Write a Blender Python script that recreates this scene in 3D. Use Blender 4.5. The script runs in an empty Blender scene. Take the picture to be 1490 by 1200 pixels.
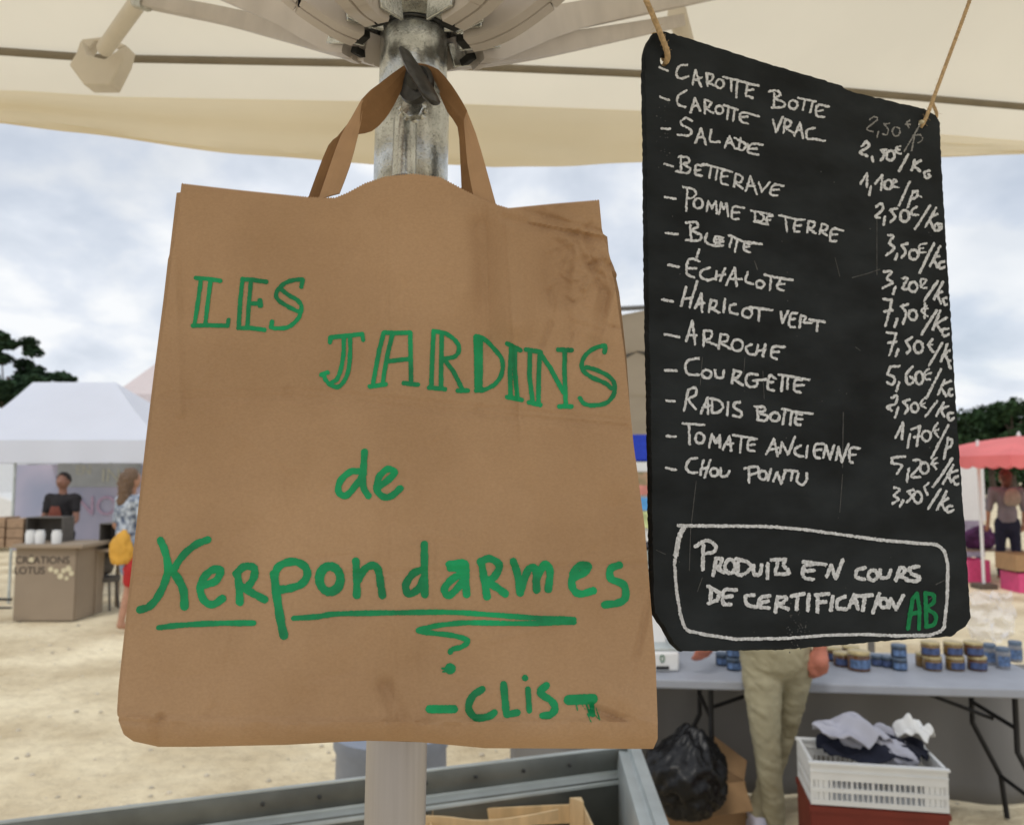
import bpy, bmesh, math, random
import numpy as np
from mathutils import Vector, Matrix, Euler, noise, geometry
from mathutils.bvhtree import BVHTree
random.seed(7)
R = math.radians
SC = bpy.context.scene
COL = SC.collection

# ------------------------------------------------------------------ camera
FPX, CX, CY = 1150.0, 745.0, 600.0
EYE = Vector((0, 0, 1.65))
PITCH = R(4.47)
cam_d = bpy.data.cameras.new('camera')
cam = bpy.data.objects.new('camera', cam_d)
COL.objects.link(cam)
cam.location = EYE
cam.rotation_euler = (R(90) + PITCH, 0, 0)
cam_d.sensor_width = 36
cam_d.lens = 36 * FPX / 1490
cam_d.clip_start = 0.02
cam_d.clip_end = 2000
cam_d.dof.use_dof = True
cam_d.dof.focus_distance = 0.56
cam_d.dof.aperture_fstop = 11.5
SC.camera = cam
CP, SP = math.cos(PITCH), math.sin(PITCH)

# ------------------------------------------------------------------ world, sun
SUN_EL, SUN_AZ = 52, 200
world = bpy.data.worlds.new('World')
SC.world = world
world.use_nodes = True
nt = world.node_tree
nt.nodes.clear()
N = nt.nodes.new
L = nt.links.new
w_out = N('ShaderNodeOutputWorld')
w_bg = N('ShaderNodeBackground')
w_bg.inputs['Strength'].default_value = 0.1
L(w_bg.outputs[0], w_out.inputs[0])
sky = N('ShaderNodeTexSky')
sky.sky_type = 'NISHITA'
sky.sun_disc = False
sky.sun_elevation = R(SUN_EL)
sky.sun_rotation = R(SUN_AZ)
tc = N('ShaderNodeTexCoord')
sep = N('ShaderNodeSeparateXYZ')
L(tc.outputs['Generated'], sep.inputs[0])
za = N('ShaderNodeMath'); za.operation = 'MAXIMUM'; za.inputs[1].default_value = 0.0
L(sep.outputs['Z'], za.inputs[0])
zb = N('ShaderNodeMath'); zb.operation = 'ADD'; zb.inputs[1].default_value = 0.42
L(za.outputs[0], zb.inputs[0])
dvx = N('ShaderNodeMath'); dvx.operation = 'DIVIDE'
dvy = N('ShaderNodeMath'); dvy.operation = 'DIVIDE'
L(sep.outputs['X'], dvx.inputs[0]); L(zb.outputs[0], dvx.inputs[1])
L(sep.outputs['Y'], dvy.inputs[0]); L(zb.outputs[0], dvy.inputs[1])
cmb = N('ShaderNodeCombineXYZ')
L(dvx.outputs[0], cmb.inputs[0]); L(dvy.outputs[0], cmb.inputs[1])
n1 = N('ShaderNodeTexNoise'); n1.inputs['Scale'].default_value = 3.6
n1.inputs['Detail'].default_value = 7; n1.inputs['Roughness'].default_value = 0.52
n1.inputs['Distortion'].default_value = 0.15
L(cmb.outputs[0], n1.inputs['Vector'])
n2 = N('ShaderNodeTexNoise'); n2.inputs['Scale'].default_value = 1.9
n2.inputs['Detail'].default_value = 5; n2.inputs['Roughness'].default_value = 0.5
mp2 = N('ShaderNodeMapping'); mp2.inputs['Location'].default_value = (3.1, 7.7, 1.0)
L(cmb.outputs[0], mp2.inputs[0]); L(mp2.outputs[0], n2.inputs['Vector'])
cr1 = N('ShaderNodeValToRGB')          # cloud brightness
e = cr1.color_ramp.elements
e[0].position = 0.34; e[0].color = (6.4, 7.0, 7.9, 1)
e[1].position = 0.56; e[1].color = (9.6, 9.8, 10.0, 1)
m = e.new(0.47); m.color = (7.9, 8.4, 9.2, 1)
L(n1.outputs['Fac'], cr1.inputs[0])
cr2 = N('ShaderNodeValToRGB')          # how much cloud covers the blue
e = cr2.color_ramp.elements
e[0].position = 0.38; e[0].color = (0.74, 0.74, 0.74, 1)
e[1].position = 0.52; e[1].color = (1, 1, 1, 1)
L(n2.outputs['Fac'], cr2.inputs[0])
mx = N('ShaderNodeMixRGB')
L(cr2.outputs[0], mx.inputs[0]); L(sky.outputs[0], mx.inputs[1]); L(cr1.outputs[0], mx.inputs[2])
L(mx.outputs[0], w_bg.inputs['Color'])

sun_d = bpy.data.lights.new('sun', 'SUN')
sun_d.energy = 1.1
sun_d.angle = R(14)
sun_d.color = (1.0, 0.96, 0.9)
sun = bpy.data.objects.new('sun', sun_d)
COL.objects.link(sun)
el, az = R(SUN_EL), R(SUN_AZ)
sdir = Vector((math.sin(az) * math.cos(el), math.cos(az) * math.cos(el), math.sin(el)))
sun.rotation_euler = sdir.to_track_quat('Z', 'Y').to_euler()
SC.view_settings.view_transform = 'Standard'
SC.view_settings.look = 'None'
SC.view_settings.exposure = 0.0
SC.view_settings.gamma = 1.0
SC.view_settings.use_curve_mapping = False


# ------------------------------------------------------------------ helpers
def ray(px, py):
    u, v = (px - CX) / FPX, (CY - py) / FPX
    return Vector((u, CP - v * SP, SP + v * CP))


def P(px, py, d):                      # a point at depth d (metres along the view)
    return EYE + ray(px, py) * d


def PY(px, py, Y):                     # a point at world y = Y
    r = ray(px, py)
    return EYE + r * (Y / r.y)


def PZ(px, py, z=0.0):                 # a point at height z
    r = ray(px, py)
    return EYE + r * ((z - EYE.z) / r.z)


def mat(name, color, rough=0.7, metal=0.0, var=0.12, scale=20.0, bump=0.15, bscale=None, spec=0.4,
        translucent=0.0, alpha=None, color2=None, bdist=0.002, detail=6, stretch=None):
    m = bpy.data.materials.new(name)
    m.use_nodes = True
    t = m.node_tree
    b = t.nodes['Principled BSDF']
    c = t.nodes.new('ShaderNodeTexCoord')
    src = c.outputs['Object']
    if stretch:
        mp = t.nodes.new('ShaderNodeMapping'); mp.inputs['Scale'].default_value = stretch
        t.links.new(src, mp.inputs[0]); src = mp.outputs[0]
    nz = t.nodes.new('ShaderNodeTexNoise')
    nz.inputs['Scale'].default_value = scale
    nz.inputs['Detail'].default_value = detail
    t.links.new(src, nz.inputs['Vector'])
    rp = t.nodes.new('ShaderNodeValToRGB')
    c2 = color2 if color2 else tuple(min(1, x * (1 + var)) for x in color)
    c1 = tuple(x * (1 - var) for x in color)
    rp.color_ramp.elements[0].position = 0.32
    rp.color_ramp.elements[1].position = 0.68
    rp.color_ramp.elements[0].color = (*c1, 1)
    rp.color_ramp.elements[1].color = (*c2, 1)
    t.links.new(nz.outputs['Fac'], rp.inputs[0])
    t.links.new(rp.outputs[0], b.inputs['Base Color'])
    b.inputs['Roughness'].default_value = rough
    b.inputs['Metallic'].default_value = metal
    b.inputs['Specular IOR Level'].default_value = spec
    if bump > 0:
        nb = t.nodes.new('ShaderNodeTexNoise')
        nb.inputs['Scale'].default_value = bscale or scale * 3
        nb.inputs['Detail'].default_value = 5
        t.links.new(src, nb.inputs['Vector'])
        bp = t.nodes.new('ShaderNodeBump')
        bp.inputs['Strength'].default_value = bump
        bp.inputs['Distance'].default_value = bdist
        t.links.new(nb.outputs['Fac'], bp.inputs['Height'])
        t.links.new(bp.outputs[0], b.inputs['Normal'])
    if translucent > 0:
        o = t.nodes['Material Output']
        tr = t.nodes.new('ShaderNodeBsdfTranslucent')
        t.links.new(rp.outputs[0], tr.inputs['Color'])
        ms = t.nodes.new('ShaderNodeMixShader')
        ms.inputs[0].default_value = translucent
        t.links.new(b.outputs[0], ms.inputs[1]); t.links.new(tr.outputs[0], ms.inputs[2])
        t.links.new(ms.outputs[0], o.inputs['Surface'])
    if alpha is not None:
        b.inputs['Alpha'].default_value = alpha
    return m


def catmull(pts, n=7):
    if len(pts) < 3:
        return pts
    out = []
    q = [2 * pts[0] - pts[1]] + list(pts) + [2 * pts[-1] - pts[-2]]
    for i in range(1, len(q) - 2):
        p0, p1, p2, p3 = q[i - 1:i + 3]
        for k in range(n):
            t = k / n
            out.append(0.5 * (2 * p1 + (p2 - p0) * t + (2 * p0 - 5 * p1 + 4 * p2 - p3) * t * t + (3 * p1 - p0 - 3 * p2 + p3) * t ** 3))
    out.append(pts[-1])
    return out



class MB:
    def __init__(self):
        self.v = []; self.f = []; self.mi = []

    def add(self, vs, fs, mi=0):
        o = len(self.v)
        self.v += [Vector(x) for x in vs]
        self.f += [tuple(i + o for i in q) for q in fs]
        self.mi += [mi] * len(fs)
        return self

    def box(self, c, s, rot=None, mi=0):
        c = Vector(c)
        vs = []
        for z in (-1, 1):
            for y in (-1, 1):
                for x in (-1, 1):
                    p = Vector((x * s[0] / 2, y * s[1] / 2, z * s[2] / 2))
                    if rot is not None:
                        p = rot @ p
                    vs.append(c + p)
        return self.add(vs, [(0, 2, 3, 1), (4, 5, 7, 6), (0, 1, 5, 4), (2, 6, 7, 3), (0, 4, 6, 2), (1, 3, 7, 5)], mi)

    def bar(self, a, b, w, h, up=(0, 0, 1), mi=0):
        a, b = Vector(a), Vector(b)
        d = (b - a); ln = d.length; d.normalize()
        x = d.cross(Vector(up))
        if x.length < 1e-4:
            x = d.cross(Vector((0, 1, 0)))
        x.normalize(); z = x.cross(d)
        rot = Matrix((x, d, z)).transposed()
        return self.box((a + b) / 2, (w, ln, h), rot, mi)

    def tube(self, pts, r, n=12, mi=0, caps=True, closed=False):
        pts = [Vector(p) for p in pts]
        k = len(pts)
        rr = r if isinstance(r, (list, tuple)) else [r] * k
        vs, fs = [], []
        prev = None
        for i, p in enumerate(pts):
            if closed:
                d = pts[(i + 1) % k] - pts[i - 1]
            else:
                d = pts[min(i + 1, k - 1)] - pts[max(i - 1, 0)]
            d.normalize()
            if prev is None:
                x = d.cross(Vector((0, 0, 1)))
                if x.length < 1e-3:
                    x = d.cross(Vector((0, 1, 0)))
            else:
                x = prev - d * prev.dot(d)
            x.normalize(); y = d.cross(x); prev = x
            for j in range(n):
                a = 2 * math.pi * j / n
                vs.append(p + (x * math.cos(a) + y * math.sin(a)) * rr[i])
        m_ = k if closed else k - 1
        for i in range(m_):
            for j in range(n):
                a, b = i * n + j, i * n + (j + 1) % n
                c, d_ = ((i + 1) % k) * n + (j + 1) % n, ((i + 1) % k) * n + j
                fs.append((a, b, c, d_))
        if caps and not closed:
            fs.append(tuple(range(n))[::-1])
            fs.append(tuple(range((k - 1) * n, k * n)))
        return self.add(vs, fs, mi)

    def lathe(self, prof, c=(0, 0, 0), n=24, mi=0, axis=None):
        c = Vector(c)
        vs, fs = [], []
        for r, z in prof:
            for j in range(n):
                a = 2 * math.pi * j / n
                p = Vector((r * math.cos(a), r * math.sin(a), z))
                if axis is not None:
                    p = axis @ p
                vs.append(c + p)
        for i in range(len(prof) - 1):
            for j in range(n):
                fs.append((i * n + j, i * n + (j + 1) % n, (i + 1) * n + (j + 1) % n, (i + 1) * n + j))
        return self.add(vs, fs, mi)

    def strip(self, A, B, mi=0):
        o = list(A) + list(B)
        k = len(A)
        return self.add(o, [(i, i + 1, k + i + 1, k + i) for i in range(k - 1)], mi)

    def grid(self, rows, mi=0, flip=False):
        h, w = len(rows), len(rows[0])
        vs = [p for r in rows for p in r]
        fs = []
        for i in range(h - 1):
            for j in range(w - 1):
                q = (i * w + j, i * w + j + 1, (i + 1) * w + j + 1, (i + 1) * w + j)
                fs.append(q[::-1] if flip else q)
        return self.add(vs, fs, mi)


def link(o, parent=None):
    COL.objects.link(o)
    if parent is not None:
        o.parent = parent
        top = parent.matrix_basis.copy()
        q = parent
        while q.parent is not None:
            top = q.parent.matrix_basis @ q.matrix_parent_inverse @ top
            q = q.parent
        o.matrix_parent_inverse = top.inverted()
    return o


def obj(name, mb, material, parent=None, smooth=False, bevel=0, solid=0, weld=False, label=None, local=False, bseg=2):
    me = bpy.data.meshes.new(name)
    me.from_pydata([tuple(v) for v in mb.v], [], mb.f)
    mats = material if isinstance(material, (list, tuple)) else [material]
    for mm in mats:
        me.materials.append(mm)
    if len(mats) > 1:
        me.polygons.foreach_set('material_index', mb.mi)
    bm = bmesh.new(); bm.from_mesh(me)
    if weld:
        bmesh.ops.remove_doubles(bm, verts=bm.verts, dist=1e-5)
    if not solid:
        bmesh.ops.recalc_face_normals(bm, faces=bm.faces)
    bm.to_mesh(me); bm.free()
    if smooth:
        me.polygons.foreach_set('use_smooth', [True] * len(me.polygons))
    o = bpy.data.objects.new(name, me)
    if local and parent is not None:
        COL.objects.link(o); o.parent = parent
    else:
        link(o, parent)
    if solid:
        s = o.modifiers.new('solid', 'SOLIDIFY'); s.thickness = solid; s.offset = 0
    if bevel:
        b = o.modifiers.new('bevel', 'BEVEL'); b.width = bevel; b.segments = bseg; b.limit_method = 'ANGLE'
        b.angle_limit = R(40)
        if not smooth:
            me.polygons.foreach_set('use_smooth', [True] * len(me.polygons))
            me.set_sharp_from_angle(angle=R(35))
    elif smooth:
        me.set_sharp_from_angle(angle=R(50))
    if label:
        o['label'] = label
    return o


def tag(o, label=None, cat=None, group=None, kind=None):
    if label: o['label'] = label
    if cat: o['category'] = cat
    if group: o['group'] = group
    if kind: o['kind'] = kind
    return o


def thing(name, label, cat, loc=(0, 0, 0), rz=0, group=None):
    o = bpy.data.objects.new(name, None)
    o.empty_display_size = 0.1
    o.location = loc
    o.rotation_euler = (0, 0, rz)
    COL.objects.link(o)
    return tag(o, label, cat, group)


def copy_tree(o, loc=None, rz=None, parent=None, label=None):
    c = o.copy()
    COL.objects.link(c)
    if parent is not None:
        c.parent = parent
    if loc is not None: c.location = loc
    if rz is not None: c.rotation_euler = (0, 0, rz)
    if label: c['label'] = label
    for ch in list(o.children):
        copy_tree(ch, parent=c)
    return c


def fbm(p, s=1.0, o=3, seed=0.0):
    v = Vector((p[0] * s + seed, p[1] * s - seed, p[2] * s + 2 * seed))
    return noise.fractal(v, 0.8, 2.1, o)


def blob(name, caps, material, parent, vox=0.012, smooth_it=4, wr=0.0, wrs=20, label=None, flat=None):
    """one continuous skin over tapered capsules (a, ra, b, rb) and ellipsoids (c, (rx, ry, rz))"""
    bm = bmesh.new()
    for c in caps:
        if len(c) == 2:
            mtx = Matrix.Translation(Vector(c[0])) @ Matrix.Diagonal((*c[1], 1))
            bmesh.ops.create_icosphere(bm, subdivisions=3, radius=1, matrix=mtx)
            continue
        a, ra, b, rb = c[0], c[1], c[2], c[3]
        sq = c[4] if len(c) > 4 else 1.0       # squash in y (depth)
        a, b = Vector(a), Vector(b)
        d = (b - a).normalized()
        x = d.cross(Vector((0, 1, 0)))
        if x.length < 1e-3: x = Vector((1, 0, 0))
        x.normalize(); y = d.cross(x)
        n, rings = 14, []
        for k in range(-3, 4 + 3):
            if k < 0:
                t = (k + 3) / 3 * math.pi / 2
                p, r = a - d * ra * math.cos(t), max(ra * math.sin(t), ra * 0.05)
            elif k > 3:
                t = (k - 3) / 3 * math.pi / 2
                p, r = b + d * rb * math.sin(t), max(rb * math.cos(t), rb * 0.05)
            else:
                s = k / 3
                p, r = a.lerp(b, s), ra + (rb - ra) * s
            rings.append([bm.verts.new(p + x * (r * math.cos(2 * math.pi * j / n)) + y * (r * sq * math.sin(2 * math.pi * j / n))) for j in range(n)])
        for i in range(len(rings) - 1):
            for j in range(n):
                bm.faces.new((rings[i][j], rings[i][(j + 1) % n], rings[i + 1][(j + 1) % n], rings[i + 1][j]))
        bm.faces.new(rings[0][::-1]); bm.faces.new(rings[-1])
    bmesh.ops.recalc_face_normals(bm, faces=bm.faces)
    me = bpy.data.meshes.new(name)
    bm.to_mesh(me); bm.free()
    o = bpy.data.objects.new(name, me)
    COL.objects.link(o)
    md = o.modifiers.new('r', 'REMESH'); md.mode = 'VOXEL'; md.voxel_size = vox
    s = o.modifiers.new('s', 'SMOOTH'); s.factor = 0.5; s.iterations = smooth_it
    dg = bpy.context.evaluated_depsgraph_get()
    dg.update()
    me2 = bpy.data.meshes.new_from_object(o.evaluated_get(dg))
    o.modifiers.clear()
    o.data = me2
    bpy.data.meshes.remove(me)
    me2.name = name
    if wr:
        nn = [v.normal.copy() for v in me2.vertices]
        for v, q in zip(me2.vertices, nn):
            k = abs(fbm((v.co.x, v.co.y, v.co.z * 1.5 + v.co.x * 0.8), wrs, 3)) + 0.5 * fbm(v.co, wrs * 0.5, 2, 3.3)
            v.co = v.co + q * (wr * (k - 0.3))
    me2.polygons.foreach_set('use_smooth', [True] * len(me2.polygons))
    me2.materials.clear()
    me2.materials.append(material)
    if parent is not None:
        o.parent = parent
        o.matrix_parent_inverse = parent.matrix_basis.inverted()
    if label: o['label'] = label
    return o


# ---- handwriting: strokes traced as centre lines, turned into one clean outline mesh
def strokes(view, txt, w):
    ox, oy, sc = view
    out = []
    for part in txt.replace('\n', ' ').split(';'):
        tk = part.split()
        if not tk: continue
        ww, pts, sharp = w, [], False
        for t in tk:
            if t.startswith('w='): ww = float(t[2:])
            elif t == '!': sharp = True
            elif t.startswith('O'):
                a = [float(z) for z in t[1:].split(',')]
                for k in range(17):
                    an = 2 * math.pi * k / 16 - 1.4
                    pts.append(np.array((a[0] + a[2] * math.cos(an), a[1] + a[3] * math.sin(an))))
                sharp = True
            else:
                a, b = t.split(',')
                pts.append(np.array((float(a), float(b))))
        if not sharp: pts = catmull(pts)
        pts = [np.array((ox, oy)) + p * sc for p in pts]
        if len(pts) == 1: pts = pts * 2
        out.append((pts, ww * sc / 2))
    return out


def marks(name, sl, surf, material, parent, step=0.9, rough=0.5, seed=0, clip=None):
    allp = np.array([p for s, _ in sl for p in s])
    mw = max(w for _, w in sl) + 3
    x0, y0 = allp.min(0) - mw
    x1, y1 = allp.max(0) + mw
    nx, ny = int((x1 - x0) / step) + 2, int((y1 - y0) / step) + 2
    gx = x0 + np.arange(nx) * step
    gy = y0 + np.arange(ny) * step
    D = np.full((ny, nx), 9.0)
    rng = np.random.RandomState(seed + 5)
    for pts, w in sl:
        n = len(pts)
        for i in range(n - 1):
            a, b = pts[i], pts[i + 1]
            wa = w * (1 + 0.07 * math.sin(i * 0.9 + seed))
            lo = np.minimum(a, b) - w - 3; hi = np.maximum(a, b) + w + 3
            i0, i1 = max(0, int((lo[0] - x0) / step)), min(nx, int((hi[0] - x0) / step) + 2)
            j0, j1 = max(0, int((lo[1] - y0) / step)), min(ny, int((hi[1] - y0) / step) + 2)
            X, Y = np.meshgrid(gx[i0:i1], gy[j0:j1])
            ab = b - a
            l2 = max(1e-9, ab @ ab)
            t = np.clip(((X - a[0]) * ab[0] + (Y - a[1]) * ab[1]) / l2, 0, 1)
            d = np.hypot(X - a[0] - t * ab[0], Y - a[1] - t * ab[1]) - wa
            D[j0:j1, i0:i1] = np.minimum(D[j0:j1, i0:i1], d)
    nz = rng.rand(ny, nx) - 0.5
    nz = (nz + np.roll(nz, 1, 0) + np.roll(nz, 1, 1) + np.roll(np.roll(nz, 1, 0), 1, 1)) / 2
    D = D + nz * rough
    if clip:                             # nothing is written past the edge of the board
        lim = np.interp(gy, clip[0], clip[1])
        D = np.maximum(D, gx[None, :] - lim[:, None])
    vid, V, F = {}, [], []

    def vert(key, x, y):
        if key not in vid:
            vid[key] = len(V)
            V.append(surf(x, y))
        return vid[key]
    ins = D < 0
    cell = ins[:-1, :-1] | ins[1:, :-1] | ins[:-1, 1:] | ins[1:, 1:]
    for j, i in zip(*np.nonzero(cell)):
        j, i = int(j), int(i)
        cs = [(j, i), (j, i + 1), (j + 1, i + 1), (j + 1, i)]
        poly = []
        for k in range(4):
            a, b = cs[k], cs[(k + 1) % 4]
            da, db = D[a], D[b]
            if da < 0:
                poly.append(vert(a, gx[a[1]], gy[a[0]]))
            if (da < 0) != (db < 0):
                t = float(np.clip(da / (da - db), 0.05, 0.95))
                key = (a, b) if a < b else (b, a)
                poly.append(vert(key, gx[a[1]] + (gx[b[1]] - gx[a[1]]) * t, gy[a[0]] + (gy[b[0]] - gy[a[0]]) * t))
        if len(poly) >= 3:
            F.append(tuple(poly))
    me = bpy.data.meshes.new(name)
    me.from_pydata([tuple(v) for v in V], [], F)
    me.materials.append(material)
    me.polygons.foreach_set('use_smooth', [True] * len(me.polygons))
    o = bpy.data.objects.new(name, me)
    return link(o, parent)


# ------------------------------------------------------------------ ground
M_sand = mat('sand', (0.66, 0.53, 0.335), 0.95, var=0.2, scale=1.1, bump=0.9, bscale=9, bdist=0.05, spec=0.15, detail=12, color2=(0.84, 0.73, 0.51))
t_ = M_sand.node_tree
bnode = t_.nodes['Principled BSDF']
rampn = [n for n in t_.nodes if n.type == 'VALTORGB'][0]
tcn = [n for n in t_.nodes if n.type == 'TEX_COORD'][0]
nf = t_.nodes.new('ShaderNodeTexNoise'); nf.inputs['Scale'].default_value = 7.0; nf.inputs['Detail'].default_value = 10
nf.inputs['Roughness'].default_value = 0.7
t_.links.new(tcn.outputs['Object'], nf.inputs['Vector'])
rf = t_.nodes.new('ShaderNodeValToRGB')
rf.color_ramp.elements[0].position = 0.38; rf.color_ramp.elements[0].color = (0.72, 0.70, 0.70, 1)
rf.color_ramp.elements[1].position = 0.55; rf.color_ramp.elements[1].color = (1, 1, 1, 1)
t_.links.new(nf.outputs['Fac'], rf.inputs[0])
mm = t_.nodes.new('ShaderNodeMixRGB'); mm.blend_type = 'MULTIPLY'; mm.inputs[0].default_value = 0.45
t_.links.new(rampn.outputs[0], mm.inputs[1]); t_.links.new(rf.outputs[0], mm.inputs[2])
t_.links.new(mm.outputs[0], bnode.inputs['Base Color'])

g = MB()
xs = [-900, -300, -100, -40] + [-20 + i * 0.25 for i in range(161)] + [40, 100, 300, 900]
ys = [-200, -40, -8] + [-2 + i * 0.25 for i in range(81)] + [24, 40, 100, 300, 1400]
rows = []
for y in ys:
    r_ = []
    for x in xs:
        near = max(0.0, 1 - max(abs(x) / 20, max(0, y - 12) / 7))
        r_.append((x, y, 0.022 * fbm((x, y, 0), 0.8, 4) * near - 0.012 * near))
    rows.append(r_)
g.grid(rows)
tag(obj('ground', g, M_sand, smooth=True), 'pale sandy trampled ground of the market square', kind='structure')

# scattered small stones on the sand
M_stone = mat('pebble', (0.52, 0.46, 0.36), 0.9, var=0.3, scale=5)
st = MB()
rs = random.Random(3)
for i in range(900):
    y = 2.5 + 9 * rs.random() ** 1.4
    x = rs.uniform(-0.72, 0.72) * y * 1.05
    s = rs.uniform(0.006, 0.02)
    st.lathe([(0.001, 0), (s, 0.1 * s), (s * 0.8, s * 0.6), (0.001, s * 0.8)], (x, y, -0.012 + 0.022 * fbm((x, y, 0), 0.8, 4)), n=5)
tag(obj('gravel', st, M_stone), 'small stones scattered on the sandy ground', kind='stuff')

# ------------------------------------------------------------------ materials
M_kraft = mat('kraft_paper', (0.42, 0.268, 0.158), 0.82, var=0.06, scale=9, bump=0.5, bscale=26, bdist=0.0022, spec=0.2, detail=8, color2=(0.475, 0.31, 0.188))
_t = M_kraft.node_tree; _b = _t.nodes['Principled BSDF']; _c = [n for n in _t.nodes if n.type == 'TEX_COORD'][0]
_n = _t.nodes.new('ShaderNodeTexNoise'); _n.noise_type = 'RIDGED_MULTIFRACTAL'; _n.inputs['Scale'].default_value = 7.5; _n.inputs['Detail'].default_value = 3
_n.inputs['Distortion'].default_value = 0.4
_t.links.new(_c.outputs['Object'], _n.inputs['Vector'])
_p = _t.nodes.new('ShaderNodeBump'); _p.inputs['Strength'].default_value = 0.45; _p.inputs['Distance'].default_value = 0.0035
_t.links.new(_n.outputs['Fac'], _p.inputs['Height'])
_old = _b.inputs['Normal'].links[0].from_node
_t.links.new(_p.outputs[0], _old.inputs['Normal'])
# paper fibres: fine streaks in the colour
_m = _t.nodes.new('ShaderNodeMapping'); _m.inputs['Scale'].default_value = (160, 160, 230)
_t.links.new(_c.outputs['Object'], _m.inputs[0])
_f = _t.nodes.new('ShaderNodeTexNoise'); _f.inputs['Scale'].default_value = 3; _f.inputs['Detail'].default_value = 6
_t.links.new(_m.outputs[0], _f.inputs['Vector'])
_r = _t.nodes.new('ShaderNodeValToRGB'); _r.color_ramp.elements[0].position = 0.3; _r.color_ramp.elements[1].position = 0.7
_r.color_ramp.elements[0].color = (0.90, 0.885, 0.87, 1); _r.color_ramp.elements[1].color = (1, 1, 1, 1)
_t.links.new(_f.outputs['Fac'], _r.inputs[0])
_x = _t.nodes.new('ShaderNodeMixRGB'); _x.blend_type = 'MULTIPLY'; _x.inputs[0].default_value = 1
_s = _b.inputs['Base Color'].links[0].from_socket
_t.links.new(_s, _x.inputs[1]); _t.links.new(_r.outputs[0], _x.inputs[2]); _t.links.new(_x.outputs[0], _b.inputs['Base Color'])
M_kraft_shade = mat('kraft_strap_shade', (0.25, 0.135, 0.06), 0.75, var=0.1, scale=60, bump=0.1, bscale=300, spec=0.25)  # same kraft, darker: shade on the straps painted into the colour
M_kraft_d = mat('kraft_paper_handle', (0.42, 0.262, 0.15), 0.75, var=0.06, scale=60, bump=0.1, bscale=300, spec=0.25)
M_green = mat('green_marker', (0.0, 0.265, 0.095), 0.5, var=0.34, scale=30, bump=0.05, bscale=400, spec=0.35, detail=12)
M_galv = mat('galvanised_steel', (0.46, 0.47, 0.45), 0.27, metal=0.88, var=0.12, scale=60, bump=0.35, bscale=220, bdist=0.001, color2=(0.64, 0.65, 0.63))
def speckle(m, scale, lo, hi, dark):
    t = m.node_tree; b = t.nodes['Principled BSDF']; src = b.inputs['Base Color'].links[0].from_socket
    c = [n for n in t.nodes if n.type == 'TEX_COORD'][0]
    nz = t.nodes.new('ShaderNodeTexNoise'); nz.inputs['Scale'].default_value = scale; nz.inputs['Detail'].default_value = 8; nz.inputs['Roughness'].default_value = 0.75
    t.links.new(c.outputs['Object'], nz.inputs['Vector'])
    r = t.nodes.new('ShaderNodeValToRGB'); r.color_ramp.elements[0].position = lo; r.color_ramp.elements[1].position = hi
    r.color_ramp.elements[0].color = (*dark, 1); r.color_ramp.elements[1].color = (1, 1, 1, 1)
    t.links.new(nz.outputs['Fac'], r.inputs[0])
    x = t.nodes.new('ShaderNodeMixRGB'); x.blend_type = 'MULTIPLY'; x.inputs[0].default_value = 1
    t.links.new(src, x.inputs[1]); t.links.new(r.outputs[0], x.inputs[2]); t.links.new(x.outputs[0], b.inputs['Base Color'])
speckle(M_galv, 420, 0.37, 0.47, (0.5, 0.5, 0.47))
M_zincd = mat('dark_zinc', (0.17, 0.18, 0.17), 0.42, metal=0.6, var=0.25, scale=7, bump=0.15, bscale=30, bdist=0.002)  # darker tone for the trough's back and lower walls
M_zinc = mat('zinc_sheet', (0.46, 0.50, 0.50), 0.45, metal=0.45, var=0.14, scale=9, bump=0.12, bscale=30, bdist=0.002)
M_darkmetal = mat('dark_metal', (0.07, 0.07, 0.07), 0.42, metal=0.7, var=0.3, scale=120, bump=0.2, bscale=400, bdist=0.0006)
M_pole = mat('pole_aluminium', (0.43, 0.40, 0.385), 0.4, metal=0.55, var=0.05, scale=8, bump=0.03, stretch=(30, 30, 1))
M_arm = mat('arm_taupe', (0.54, 0.495, 0.47), 0.5, metal=0.15, var=0.08, scale=18, bump=0.05)
M_canvas = mat('cream_canvas', (0.88, 0.81, 0.66), 0.9, var=0.05, scale=2.2, bump=0.12, bscale=7, bdist=0.012, spec=0.1, translucent=0.6)
M_canvas_v = mat('cream_canvas_valance', (0.84, 0.74, 0.54), 0.9, var=0.06, scale=2.0, bump=0.12, bscale=6, bdist=0.01, spec=0.1, translucent=0.45)
M_blackmetal_early = mat('black_gap', (0.012, 0.012, 0.012), 0.8, bump=0)
M_seam = mat('seam_rail', (0.23, 0.20, 0.155), 0.7, var=0.08)
M_bracket = mat('bracket_plastic', (0.66, 0.61, 0.54), 0.55, var=0.05, bump=0.03)
M_slate = mat('slate', (0.0165, 0.0200, 0.0235), 0.78, var=0.4, scale=16, bump=0.45, bscale=70, bdist=0.0010, spec=0.14, detail=10, stretch=(1, 1, 2.0))
M_chalk = mat('chalk_white', (0.57, 0.59, 0.64), 0.9, var=0.26, scale=420, bump=0.1, bscale=500, spec=0.1)
M_chalk_t = mat('chalk_thin', (0.24, 0.24, 0.245), 0.9, var=0.25, scale=200, bump=0, spec=0.1)
M_scratch = mat('chalk_scratch', (0.085, 0.087, 0.09), 0.9, var=0.3, scale=300, bump=0, spec=0.1)
M_chalk_g = mat('chalk_green', (0.015, 0.20, 0.075), 0.8, var=0.2, scale=200, bump=0.05, spec=0.1)
M_rope = mat('sisal_twine', (0.50, 0.36, 0.21), 0.9, var=0.25, scale=400, bump=0.3, bscale=900)
M_wood = mat('crate_wood', (0.74, 0.55, 0.32), 0.75, var=0.15, scale=30, bump=0.1, stretch=(1, 1, 0.2))
M_card = mat('cardboard', (0.36, 0.22, 0.11), 0.85, var=0.08, scale=12)
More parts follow.
